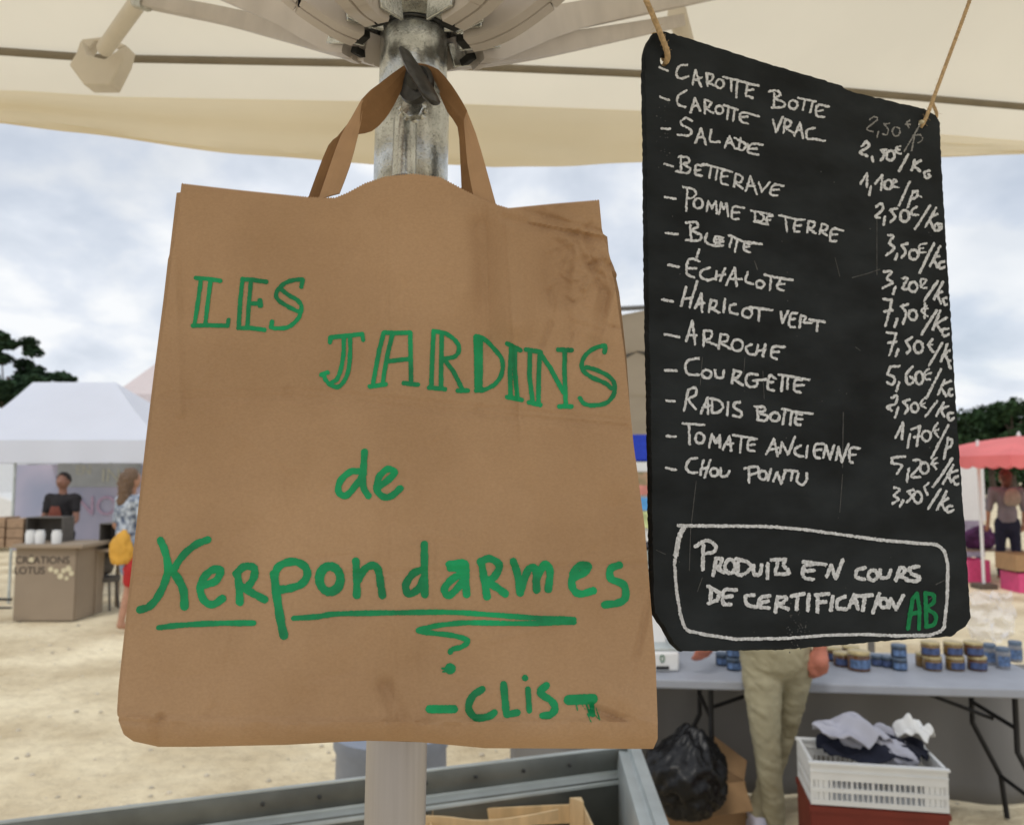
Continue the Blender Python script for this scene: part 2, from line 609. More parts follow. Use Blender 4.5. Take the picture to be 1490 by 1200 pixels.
M_blackbag = mat('black_plastic', (0.006, 0.006, 0.007), 0.38, var=0.2, scale=10, bump=0.3, bscale=16, bdist=0.02, spec=0.35)
M_white_pl = mat('white_plastic', (0.72, 0.72, 0.71), 0.45, var=0.03, scale=10, bump=0.02)
M_red_pl = mat('dark_red_plastic', (0.17, 0.022, 0.012), 0.5, var=0.1, scale=10, bump=0.02)
M_tabletop = mat('grey_table', (0.295, 0.31, 0.35), 0.6, var=0.05, scale=8, bump=0.08)
M_blackmetal = mat('black_tube', (0.02, 0.02, 0.022), 0.45, metal=0.3, var=0.1, bump=0.02)
M_skirt = mat('grey_skirt', (0.21, 0.205, 0.20), 0.85, var=0.07, scale=1.5, bump=0.1, bscale=4, bdist=0.03, spec=0.15)
M_khaki = mat('khaki_cotton', (0.35, 0.32, 0.22), 0.9, var=0.07, scale=25, bump=0.15, bscale=200, spec=0.1)
M_skin = mat('skin_red', (0.46, 0.17, 0.12), 0.55, var=0.12, scale=40, bump=0.05, spec=0.35)
M_skin2 = mat('skin_tan', (0.42, 0.22, 0.14), 0.55, var=0.1, scale=20, bump=0.02, spec=0.35)
M_hair_d = mat('dark_hair', (0.02, 0.014, 0.012), 0.6, var=0.3, scale=60, bump=0.3)
M_hair_b = mat('fair_hair', (0.14, 0.085, 0.05), 0.6, var=0.35, scale=40, bump=0.3, stretch=(3, 3, 0.4))
M_white_tent = mat('white_tent_canvas', (0.76, 0.79, 0.88), 0.8, var=0.03, scale=1.0, bump=0.1, bscale=2, bdist=0.04, spec=0.15, translucent=0.3)
M_leaf_pine = mat('pine_needles', (0.028, 0.055, 0.028), 0.8, var=0.45, scale=1.2, bump=0, spec=0.15)
M_leaf = mat('tree_leaves', (0.028, 0.055, 0.022), 0.8, var=0.5, scale=0.5, bump=0, spec=0.15)
M_bark = mat('bark', (0.09, 0.065, 0.05), 0.9, var=0.3, scale=4)


# ------------------------------------------------------------------ parasol overhead
umb = thing('market_parasol', 'big cream market parasol on a galvanised pole, seen from below', 'parasol', (-0.093, 0.68, 0))


def lean(z):                            # the pole leans a touch
    return -0.093 + (z - 1.65) * 0.014


def vtube(name, z0, z1, r, material, inner=None, n=40, bev=0.002):
    mb = MB()
    prof = [(r - bev, z0), (r, z0 + bev), (r, z1 - bev), (r - bev, z1)]
    if inner: prof = [(inner, z1)] + prof[::-1] + [(inner, z0), (inner, z1)]
    else: prof = [(0.0005, z0)] + prof + [(0.0005, z1)]
    sh = Matrix(((1, 0, 0.014), (0, 1, 0), (0, 0, 1)))
    mb.lathe(prof, (-0.093 - 1.65 * 0.014, 0.68, 0), n, axis=sh)
    return obj(name, mb, material, umb, smooth=True)


vtube('pole', 0.10, 1.93, 0.0252, M_pole)
zc = P(600, 97, 0.66).z
vtube('sleeve', P(600, 257, 0.655).z, zc, 0.0325, M_galv, inner=0.026)
vtube('inner_sleeve', zc - 0.006, zc + 0.07, 0.0300, M_galv)
vtube('top_pole', 2.05, 2.96, 0.024, M_pole)
# vertical half-round housing welded to the sleeve
hb = MB()
px0 = lean(1.95)
zt, zb_ = P(600, 160, 0.65).z, P(600, 256, 0.65).z
hb.tube([(px0 - 0.001, 0.68 - 0.0395, zb_ + 0.001), (px0 - 0.0005, 0.68 - 0.0395, zt - 0.004), (px0, 0.68 - 0.033, zt)], [0.0100, 0.0100, 0.006], 20)
obj('bolt_housing', hb, M_galv, umb, smooth=True)
wb = MB()
wax = Euler((R(90), 0, 0)).to_matrix()
wb.lathe([(0.0005, -0.004), (0.0085, -0.004), (0.0095, 0), (0.0085, 0.006), (0.0005, 0.007)], P(601, 160, 0.640), 7, axis=wax)
for k in range(9):
    a = k * 0.7
    wb.lathe([(0.0004, -0.0022), (0.0028 + 0.0006 * (k % 3), 0), (0.0004, 0.0022)], P(601 + 17 * math.cos(a), 161 + 12 * math.sin(a), 0.641), 7, axis=wax)
obj('weld_nut', wb, M_galv, umb, smooth=True)
# wing screw the bag hangs from
sc_ = MB()
c0 = P(603, 118, 0.648); c1 = P(603, 118, 0.602)
sc_.tube([c0, c1], 0.0062, 14)
obj('screw_shank', sc_, M_darkmetal, umb, smooth=True)
dk = MB()
ax = Euler((R(90), 0, R(-28))).to_matrix()
dk.lathe([(0.0004, -0.004), (0.014, -0.004), (0.0155, 0), (0.014, 0.004), (0.0004, 0.004)], P(606, 124, 0.612), 24, axis=ax)
obj('screw_collar', dk, M_darkmetal, umb, smooth=True)
wg = MB()
rows = []
A0, A1 = P(586, 70, 0.598), P(631, 150, 0.585)
dv = (A1 - A0)
nrm = Vector((0.80, -0.45, 0.30)).normalized()
wd = dv.normalized().cross(nrm).normalized()
for k in range(15):
    t = k / 14
    hw = (0.0045 + 0.0085 * math.sin(math.pi * min(1, t * 0.72 + 0.12)) ** 1.5 + 0.003 * t) * (1 if 0 < k < 14 else 0.5)
    th = 0.0026 * (1 if 0 < k < 14 else 0.4) + 0.0012 * t
    c = A0 + dv * t
    ring = []
    for j in range(12):
        a = 2 * math.pi * j / 12
        ring.append(c + wd * hw * math.cos(a) + nrm * th * math.sin(a))
    ring.append(ring[0])
    rows.append(ring)
wg.grid(rows)
wg.add(rows[0][:-1], [tuple(range(12))]); wg.add(rows[-1][:-1], [tuple(range(12))])
obj('wing_handle', wg, M_darkmetal, umb, smooth=True, weld=True)

# runner hub: plate with slots that take the arms
HZ = P(600, 22, 0.68).z
HX = lean(HZ)
hubm = MB()
hubm.lathe([(0.031, HZ + 0.004), (0.033, HZ), (0.050, HZ + 0.004), (0.066, HZ + 0.014), (0.070, HZ + 0.022), (0.070, HZ + 0.05), (0.031, HZ + 0.052)], (HX, 0.68, 0), 40)
obj('hub', hubm, M_galv, umb, smooth=True)
rg = MB()
rg.tube([(HX + 0.0315 * math.cos(a), 0.68 + 0.0315 * math.sin(a), HZ - 0.001) for a in [2 * math.pi * k / 32 for k in range(32)]], 0.0011, 8, closed=True)
obj('hub_ring', rg, M_darkmetal, umb, smooth=True)


def channel(name, pts, w0, w1, h, material, parent, lip=0.25):
    """folded sheet arm: rounded rectangle section swept along pts (wide near the hub)"""
    mb = MB(); rows_ = []
    n = len(pts)
    for i, p in enumerate(pts):
        d = (pts[min(i + 1, n - 1)] - pts[max(i - 1, 0)]).normalized()
        x = d.cross(Vector((0, 0, 1))).normalized(); z = x.cross(d)
        t = i / (n - 1)
        w = w0 + (w1 - w0) * t
        hh = h * (1.15 - 0.3 * t)
        sec = [(-w, hh * 0.5), (-w, -hh * 0.42), (-w * 0.9, -hh * 0.5), (-w * 0.10, -hh * 0.5), (-w * 0.04, -hh * 0.42), (w * 0.04, -hh * 0.42), (w * 0.10, -hh * 0.5), (w * 0.9, -hh * 0.5), (w, -hh * 0.42), (w, hh * 0.5), (-w, hh * 0.5)]
        rows_.append([p + x * a + z * b for a, b in sec])
    mb.grid(rows_)
    mb.add(rows_[0][:-1], [tuple(range(10))]); mb.add(rows_[-1][:-1], [tuple(range(10))])
    return obj(name, mb, material, parent, smooth=True, weld=True)


EV_Z = 2.51
def arm_path(a_deg, ln, rise, sag=0.03):
    a = R(a_deg)
    d = Vector((math.cos(a), math.sin(a), 0))
    out = []
    for k in range(12):
        t = k / 11
        r = 0.052 + ln * t
        z = HZ + 0.045 + rise * t - sag * math.sin(math.pi * min(1, t * 2.2)) * (1 - t)
        out.append(Vector((HX, 0.68, z)) + Vector((d.x * r, d.y * r, 0)))
    return out


ARMS = [([(518, 64, .71), (500, 62, .72), (466, 47, .75), (420, 24, .80), (340, -8, .88), (250, -45, .97)], .0125, .030),
        ([(518, 38, .66), (505, 34, .655), (485, 24, .65), (445, -2, .64), (400, -40, .63)], .0125, .028),
        ([(545, 14, .63), (535, 8, .62), (520, -3, .60), (490, -35, .57)], .012, .026),
        ([(688, 73, .705), (710, 70, .715), (748, 56, .76), (800, 38, .85), (870, 22, 1.0), (1010, -4, 1.3)], .0125, .030),
        ([(684, 46, .665), (706, 42, .66), (742, 26, .65), (790, -8, .64), (830, -42, .63)], .0125, .028),
        ([(662, 18, .63), (676, 10, .62), (700, -6, .60), (730, -35, .57)], .012, .026)]
ARM_E = []
for pts, w0, h0 in ARMS:
    pl_ = [Vector(P(*p)) + Vector((0, 0, 0.004)) for p in pts]
    d_ = (pl_[-1] - pl_[-2]).normalized(); pl_.append(pl_[-1] + d_ * 0.25)
    pl_ = [Vector(p) for p in catmull([np.array(p) for p in pl_], 5)]
    channel('arm', pl_, w0, w0, h0, M_arm, umb)
    c = pl_[0]; d = (pl_[3] - c).normalized(); sx = d.cross(Vector((0, 0, 1))).normalized()
    for s_ in (-1, 1):
        cb = MB(); cb.bar(c - d * 0.016 + sx * s_ * (w0 + 0.003), c + d * 0.018 + sx * s_ * (w0 + 0.003), 0.003, 0.022)
        obj('clevis', cb, M_galv, umb, bevel=0.001)
for pts, w0, h0 in ARMS:
    c = Vector(P(*pts[0])); d = (Vector(P(*pts[1])) - c).normalized()
    sl = MB(); sl.bar(c - d * 0.010 + Vector((0, 0, -0.008)), c - d * 0.001 + Vector((0, 0, -0.008)), 0.014, 0.006)
    obj('slot', sl, M_blackmetal_early, umb, bevel=0.001)
for a, ln, rise in ((250, 0.85, 0.60), (290, 0.85, 0.60)):
    channel('arm', arm_path(a, ln, rise), .013, .011, 0.026, M_arm, umb)

# long thin rear struts seen left and right of the hub
def rod(name, a, b, r, material=M_arm, n=14):
    mb = MB(); mb.tube([a, b], r, n)
    return obj(name, mb, material, umb, smooth=True)


jl = P(208, 0, 1.32); jr = P(990, 28, 1.36)
for pts in ([(548, 74, .71), (458, 55, .82), (384, 38, .97), (307, 20, 1.14), (208, 2, 1.33)], [(652, 80, .72), (760, 72, .84), (850, 58, .99), (985, 32, 1.36)]):
    channel('arm', [Vector(p) for p in catmull([np.array(P(*p)) for p in pts], 5)], 0.0105, 0.014, 0.022, M_arm, umb)
bkp = P(150, 78, 1.52)
rod('strut', P(152, 72, 1.50), P(212, -12, 1.34), 0.0145, M_bracket)
rod('joint_pin', P(200, 2, 1.33), P(214, 6, 1.30), 0.012, M_galv)
rod('strut', P(985, 18, 1.40), P(1010, 110, 1.62), 0.017, M_bracket)
# hexagonal rail bracket
hx = MB()
def prism(mb, poly, d0, d1):
    k = len(poly)
    vs = [P(x, y, d0) for x, y in poly] + [P(CX + (x - CX) * d0 / d1, CY + (y - CY) * d0 / d1, d1) for x, y in poly]
    fs = [tuple(range(k)), tuple(range(2 * k - 1, k - 1, -1))] + [(i, (i + 1) % k, k + (i + 1) % k, k + i) for i in range(k)]
    mb.add(vs, fs)
prism(hx, [(117, 57), (126, 80), (152, 86), (172, 72), (184, 66), (178, 88), (160, 124), (122, 124), (100, 94), (110, 78)], 1.52, 1.56)
prism(hx, [(117, 57), (150, 53), (184, 66), (172, 72), (160, 62), (138, 60), (126, 78)], 1.545, 1.57)
obj('rail_bracket', hx, M_bracket, umb, bevel=0.003)

# canopy: four sloping panels and a hanging valance, rail at the eave
e0 = PZ(0, 74, EV_Z); e1 = PZ(140, 84, EV_Z); e2 = PZ(600, 93, EV_Z); e3 = PZ(940, 107, EV_Z); e4 = PZ(1490, 155, EV_Z)
dirL = (e0 - e1).normalized(); dirR = (e4 - e3).normalized()
cL = e0 + (e0 - e2).normalized() * 0.75
cR = e4 + dirR * 0.35
back = [cL, e0, e1, e2, e3, e4, cR]
up_ = Vector((0.1, -1.0, 0)).normalized()
cF = [cR + up_ * 2.35, cL + up_ * 2.1]
apex = Vector((HX + 0.01, 0.68, 3.02))


def resample(pts, n):
    seg = [0]
    for i in range(len(pts) - 1): seg.append(seg[-1] + (pts[i + 1] - pts[i]).length)
    out = []
    for k in range(n + 1):
        s = seg[-1] * k / n
        for i in range(len(pts) - 1):
            if s <= seg[i + 1] + 1e-9:
                out.append(pts[i].lerp(pts[i + 1], (s - seg[i]) / (seg[i + 1] - seg[i]))); break
    return out


def panel(edge, nseg=30, nr=16):
    e_ = resample(edge, nseg)
    mb = MB(); rows_ = []
    for k in range(nr + 1):
        t = k / nr * 0.985
        row = []
        for j, p in enumerate(e_):
            q = p.lerp(apex, t)
            u = j / nseg
            sag = -0.035 * math.sin(math.pi * u) * math.sin(math.pi * t)
            q = q + Vector((0, 0, sag + 0.006 * fbm(q, 3.0, 2)))
            if k == 0: q = p.copy()
            row.append(q)
        rows_.append(row)
    mb.grid(rows_)
    return mb


sides = [back, [cR, cF[0]], [cF[0], cF[1]], [cF[1], cL]]
for s in sides:
    obj('canopy_panel', panel(s), M_canvas, umb, smooth=True)
rl = MB()
rl.tube([p + Vector((0, -0.009, -0.006)) for p in resample(back, 40)], 0.0078, 10)
for s in sides[1:]:
    rl.tube([p + Vector((0, 0, -0.004)) for p in s], 0.0075, 10)
obj('eave_rail', rl, M_seam, umb, smooth=True)
# valance: bottom hem follows the picture along the back edge
hem_px = [(-400, 150), (0, 181), (120, 193), (250, 208), (400, 225), (560, 240), (720, 242), (880, 232), (1100, 226), (1490, 220), (1900, 216)]
def hem_at(p):
    # pixel of the eave point -> hem height below it
    d = (p - EYE); depth = d.y * CP + d.z * SP
    x = CX + FPX * d.x / depth
    for (xa, ya), (xb, yb) in zip(hem_px, hem_px[1:]):
        if x <= xb or (xb, yb) == hem_px[-1]:
            yy = ya + (yb - ya) * max(0, min(1, (x - xa) / (xb - xa))); break
    q = PY(x, yy, p.y + 0.01)
    return q.z
vb = MB(); rows_ = []
ee = resample(back, 90)
hz = [hem_at(p) for p in ee]
oh = []
for t in (0, .25, .5, .75, 1):
    oh.append([Vector((p.x, p.y + 0.085 * t, p.z - 0.030 * t - 0.014 * t * t)) for p in ee])
ob_ = MB(); ob_.grid(oh); obj('canopy_overhang', ob_, M_canvas, umb, smooth=True)
ee = oh[-1]; hz = [hem_at(p) for p in ee]
for k in range(9):
    t = k / 8
    rows_.append([Vector((p.x, p.y - 0.001 + 0.016 * math.sin(min(1, t * 4) * 1.57) + 0.010 * t + 0.012 * math.sin(p.x * 7) * t + 0.02 * fbm((p.x, 0, t), 3, 2) * t, p.z + 0.0015 + (z - p.z) * t)) for p, z in zip(ee, hz)])
vb.grid(rows_)
obj('valance', vb, M_canvas_v, umb, smooth=True)
for s in sides[1:]:
    e_ = resample(s, 20); vb = MB()
    vb.grid([[Vector((p.x, p.y, p.z - 0.22 * t)) for p in e_] for t in (0, 0.33, 0.66, 1)])
    obj('valance', vb, M_canvas_v, umb, smooth=True)
for cc in (cL, cR, cF[0], cF[1]):
    rod('rib', Vector(apex) + Vector((0, 0, -0.05)), cc + Vector((0, 0, -0.02)), 0.011, M_arm)
bs = MB(); bs.lathe([(0.0005, 0.0), (0.28, 0.0), (0.28, 0.05), (0.25, 0.07), (0.04, 0.075), (0.04, 0.22), (0.03, 0.225)], (lean(0), 0.68, 0.004), 32)
obj('base', bs, mat('cast_base', (0.12, 0.12, 0.12), 0.7), umb, smooth=True)

# ------------------------------------------------------------------ paper bag
bag = thing('paper_bag', 'brown kraft paper carrier bag lettered by hand in green marker, hanging from the parasol pole', 'paper bag', P(560, 1085, 0.53))


def interp(tab, t):
    if t <= tab[0][0]: return tab[0][1]
    for (a, b), (c, d) in zip(tab, tab[1:]):
        if t <= c: return b + (d - b) * (t - a) / (c - a)
    return tab[-1][1]


XL = [(268, 264), (440, 243.5), (533, 231), (640, 217.5), (770, 202.5), (880, 189.5), (1010, 175), (1048, 172.5), (1068, 180), (1085, 204)]
XR = [(292, 872), (335, 876), (360, 884), (400, 894), (500, 908), (640, 922), (760, 938), (860, 946), (960, 954), (1050, 957), (1075, 957), (1090, 950)]
YT = [(262, 268), (350, 278), (450, 288), (488, 289), (505, 282), (530, 268), (560, 258), (600, 254), (640, 259), (680, 280), (720, 298), (740, 304), (800, 298), (872, 292)]
YB = [(173, 1078), (200, 1086), (260, 1086), (400, 1083), (520, 1077), (600, 1079), (700, 1088), (957, 1089)]
# creases: (x0,y0,x1,y1, width px, height m); + towards the viewer
CREASE = [(735, 300, 752, 470, 26, 0.0035), (752, 470, 770, 640, 30, 0.002), (700, 330, 712, 500, 16, -0.0018), (680, 300, 675, 420, 24, 0.0014), (800, 310, 812, 420, 22, -0.003),
          (845, 330, 790, 300, 12, 0.002), (884, 352, 735, 318, 10, -0.0022), (860, 372, 800, 330, 12, 0.0025), (866, 395, 852, 340, 9, -0.0025), (872, 500, 880, 400, 14, -0.0035),
          (850, 420, 884, 372, 8, 0.003), (838, 352, 875, 420, 7, -0.0025), (822, 440, 832, 492, 10, -0.0015), (895, 420, 870, 520, 10, 0.0025),
          (240, 578, 420, 572, 10, -0.0006), (420, 572, 700, 598, 12, -0.0008), (700, 598, 905, 618, 12, -0.0009), (700, 560, 790, 640, 30, -0.0014), (590, 560, 600, 700, 40, 0.0012),
          (200, 842, 500, 838, 9, -0.0005), (500, 838, 940, 822, 10, -0.0007), (540, 660, 560, 900, 50, 0.0018), (570, 700, 555, 870, 16, -0.0012), (900, 740, 935, 960, 26, -0.0018),
          (560, 1000, 600, 1075, 14, -0.0020), (615, 1060, 700, 1010, 16, 0.0016), (200, 1075, 235, 1045, 10, -0.002), (640, 920, 600, 1020, 40, -0.0012), (880, 1000, 950, 1040, 20, 0.0015),
          (250, 270, 262, 600, 10, 0.001), (330, 300, 300, 560, 60, 0.0012), (880, 560, 860, 760, 40, 0.0014), (430, 950, 300, 1040, 60, 0.0015), (860, 1030, 957, 1065, 10, -0.0016)]


CREASE = [(a, b, c, d, w, h * (0.6 if (w <= 16 and a > 780 and b < 520) else 1.0)) for a, b, c, d, w, h in CREASE]
for t_c in ((735, 302, 758, 640, 4.5, 0.0005), (706, 300, 712, 520, 4, -0.0004), (250, 577, 420, 571, 4.5, 0.0004), (420, 571, 700, 597, 4.5, 0.0005), (700, 597, 912, 616, 4.5, 0.0006), (186, 843, 560, 837, 4.5, 0.0004),
            (560, 837, 944, 824, 4.5, 0.0005), (560, 300, 575, 1045, 5, 0.0003), (174, 1042, 240, 1048, 6, 0.0010), (240, 1048, 205, 1084, 6, -0.0009), (240, 1048, 560, 1052, 8, 0.0008), (560, 1052, 955, 1050, 8, 0.0010),
            (610, 1045, 560, 1078, 6, -0.0009), (690, 1052, 650, 1080, 6, 0.0008), (946, 860, 925, 960, 7, -0.0009), (925, 960, 900, 1040, 7, 0.0006), (640, 760, 632, 905, 6, 0.0004), (772, 322, 886, 344, 4.5, 0.0010), (760, 305, 884, 338, 4, -0.0007)):
    CREASE.append(t_c)
rcs = random.Random(23)
for _ in range(34):                      # crumpling at the upper right corner
    x_, y_ = rcs.gauss(850, 26), rcs.gauss(385, 38)
    a_ = rcs.uniform(0, 3.14); l_ = rcs.uniform(12, 46)
    CREASE.append((x_, y_, x_ + l_ * math.cos(a_), y_ + l_ * math.sin(a_), rcs.uniform(4, 7), rcs.choice((-1, 1)) * rcs.uniform(0.0004, 0.0009)))
for _ in range(46):                      # faint handling creases everywhere
    x_, y_ = rcs.uniform(210, 930), rcs.uniform(300, 1040)
    a_ = rcs.uniform(0, 3.14); l_ = rcs.uniform(25, 120)
    CREASE.append((x_, y_, x_ + l_ * math.cos(a_), y_ + l_ * math.sin(a_), rcs.uniform(5, 10), rcs.choice((-1, 1)) * rcs.uniform(0.00012, 0.00035)))
CREASE = [c + (min(c[0], c[2]) - 3 * c[4], max(c[0], c[2]) + 3 * c[4], min(c[1], c[3]) - 3 * c[4], max(c[1], c[3]) + 3 * c[4]) for c in CREASE]


def bag_depth(x, y, u, v):
    d = 0.575 - 0.072 * v
    d -= 0.010 * math.sin(math.pi * u) * (0.25 + 0.75 * v)
    d += 0.020 * (2 * u - 1) * 0.5
    for x0, y0, x1, y1, w, h, bx0_, bx1_, by0_, by1_ in CREASE:
        if x < bx0_ or x > bx1_ or y < by0_ or y > by1_: continue
        ax_, ay_ = x1 - x0, y1 - y0
        t = ((x - x0) * ax_ + (y - y0) * ay_) / (ax_ * ax_ + ay_ * ay_)
        tt = max(0, min(1, t))
        dd = math.hypot(x - x0 - ax_ * tt, y - y0 - ay_ * tt)
        if dd < 3 * w:
            q = dd / w
            d -= 2.6 * h * (math.exp(-q * q) if w > 12 else max(0, 1 - q) * 0.9)
    d += 0.0045 * fbm((x / 150, y / 210, 0), 1, 3) + 0.0013 * abs(fbm((x / 70, y / 95, 4), 1, 2))
    return d


NU, NV = 330, 330
rows_f = []
for j in range(NV + 1):
    v = j / NV
    row = []
    for i in range(NU + 1):
        u = i / NU
        y0 = 280 + (1050 - 280) * v
        x = interp(XL, y0) + (interp(XR, y0) - interp(XL, y0)) * u
        yt = interp(YT, x) if v < 0.5 else interp(YT, x)
        if j == 0 and i % 2: yt -= 2.2       # pinked edge
        y = yt + (1050 - yt) * v
        if v < 0.12:
            x = interp(XL, y) + (interp(XR, y) - interp(XL, y)) * u
        row.append(P(x, y, bag_depth(x, y, u, v)))
    rows_f.append(row)
# rounded bottom
for k in range(1, 15):
    t = k / 14
    row = []
    for i in range(NU + 1):
        u = i / NU
        y = 1050 + t * 40
        yb = interp(YB, 173 + u * 784)
        yy = 1050 + (yb - 1050) * math.sin(t * math.pi / 2)
        x = interp(XL, yy) + (interp(XR, yy) - interp(XL, yy)) * u
        d = bag_depth(x, 1050, u, 1) + 0.026 * (1 - math.cos(t * math.pi / 2)) + 0.0022 * fbm((x / 40, t * 1.2, 7), 1, 3)
        row.append(P(x, yy, d))
    rows_f.append(row)
fm = MB(); fm.grid(rows_f)
front = obj('front_panel', fm, M_kraft, bag, smooth=True)
front_bvh = BVHTree.FromPolygons([tuple(v) for v in fm.v], fm.f)
TH = 0.060


def back_pt(p, v, side):
    return p + Vector((side * 0.003, TH * (0.45 + 0.55 * min(1, v * 1.6)), 0.0 if v > 0.1 else -0.001))
# side gussets (folded inwards), bottom and back
nr = len(rows_f)
for side, idx in ((-1, 0), (1, NU)):
    gm = MB(); A_, M_, B_ = [], [], []
    for j, row in enumerate(rows_f[:NV + 1:3] + [rows_f[NV + 13]]):
        v = min(1, j * 3 / NV)
        p = row[idx]; q = back_pt(p, v, side)
        if side < 0: q = p + Vector((-0.0102 + 0.0012 * v, 0.016, -0.0005))
        if side > 0: q = q + Vector((0.006 - 0.004 * v, 0, 0)); q.z -= 0.018 * max(0, 1 - v * 8)
        A_.append(p); B_.append(q); M_.append((p + q) / 2 + Vector((-side * (0.016 if side > 0 else 0.024) * (1 - 0.4 * v), 0, 0)))
    gm.strip(A_, M_); gm.strip(M_, B_)
    obj('gusset', gm, M_kraft, bag, smooth=False, weld=True)
    if side < 0: backL = B_
    else: backR = B_
bk = MB(); rws = []
for a, b in zip(backL, backR):
    rws.append([a.lerp(b, k / 20) + Vector((0, 0.026 * math.sin(math.pi * k / 20), 0)) for k in range(21)])
bk.grid(rws)
obj('back_panel', bk, M_kraft, bag, smooth=True)
bt = MB()
fb = rows_f[-1]; bb = rws[-1]
bt.strip([fb[int(k * NU / 20)] for k in range(21)], bb)
obj('bottom_panel', bt, M_kraft, bag)


# paper strap handles: strips between two edges traced at their own depths
def strap(LE, RE, seg=2, inner=False):  # inner: strip takes the kraft with shade put into its colour
    def ev(tab):
        pts = [np.array(t, float) for t in tab]
        return catmull(pts, seg)
    a, b = ev(LE), ev(RE)
    z = lambda t: P(380 + t[0] / 3.725, t[1] / 3.725, t[2])
    mb = MB()
    rows_ = []
    A_, B_ = [z(p) for p in a], [z(p) for p in b]
    for p, q in zip(A_, B_):
        rows_.append([p, p.lerp(q, 0.33) + Vector((0, -0.0006, 0)), p.lerp(q, 0.66) + Vector((0, -0.0006, 0)), q])
    mb.grid(rows_)
    return obj('handle', mb, M_kraft_shade if inner else M_kraft_d, bag, smooth=False, solid=0.0009)


strap([(310, 1085, .577), (372, 905, .583), (430, 745, .590), (490, 640, .594), (547, 538, .598)],
      [(425, 1050, .577), (480, 905, .583), (527, 728, .590), (545, 640, .594), (552, 545, .598)])
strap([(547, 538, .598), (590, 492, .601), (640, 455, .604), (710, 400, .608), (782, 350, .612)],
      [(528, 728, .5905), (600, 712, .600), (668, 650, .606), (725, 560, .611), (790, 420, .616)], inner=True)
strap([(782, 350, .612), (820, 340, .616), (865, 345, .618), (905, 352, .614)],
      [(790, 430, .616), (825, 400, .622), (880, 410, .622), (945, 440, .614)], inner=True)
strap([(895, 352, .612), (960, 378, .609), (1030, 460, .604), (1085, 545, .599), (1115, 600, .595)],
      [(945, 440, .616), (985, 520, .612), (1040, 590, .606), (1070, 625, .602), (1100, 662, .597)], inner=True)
strap([(1100, 650, .597), (1108, 760, .590), (1120, 900, .584), (1150, 1060, .578)],
      [(1113, 596, .596), (1165, 730, .590), (1215, 900, .584), (1278, 1130, .577)])
# rear handle
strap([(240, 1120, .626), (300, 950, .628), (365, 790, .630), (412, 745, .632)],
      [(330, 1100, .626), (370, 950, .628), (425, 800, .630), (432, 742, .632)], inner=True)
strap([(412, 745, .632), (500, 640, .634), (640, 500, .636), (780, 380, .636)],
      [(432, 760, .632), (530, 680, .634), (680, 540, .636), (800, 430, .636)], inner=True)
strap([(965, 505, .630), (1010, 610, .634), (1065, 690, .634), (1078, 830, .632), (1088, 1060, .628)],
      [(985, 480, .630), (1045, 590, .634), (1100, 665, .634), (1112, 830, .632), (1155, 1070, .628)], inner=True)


def on_bag(x, y):
    r = ray(x, y); r_n = r.normalized()
    hit, nrm_, _, _ = front_bvh.ray_cast(EYE, r_n)
    if hit is None:
        hit = EYE + r * 0.53
    return hit - r_n * 0.00045


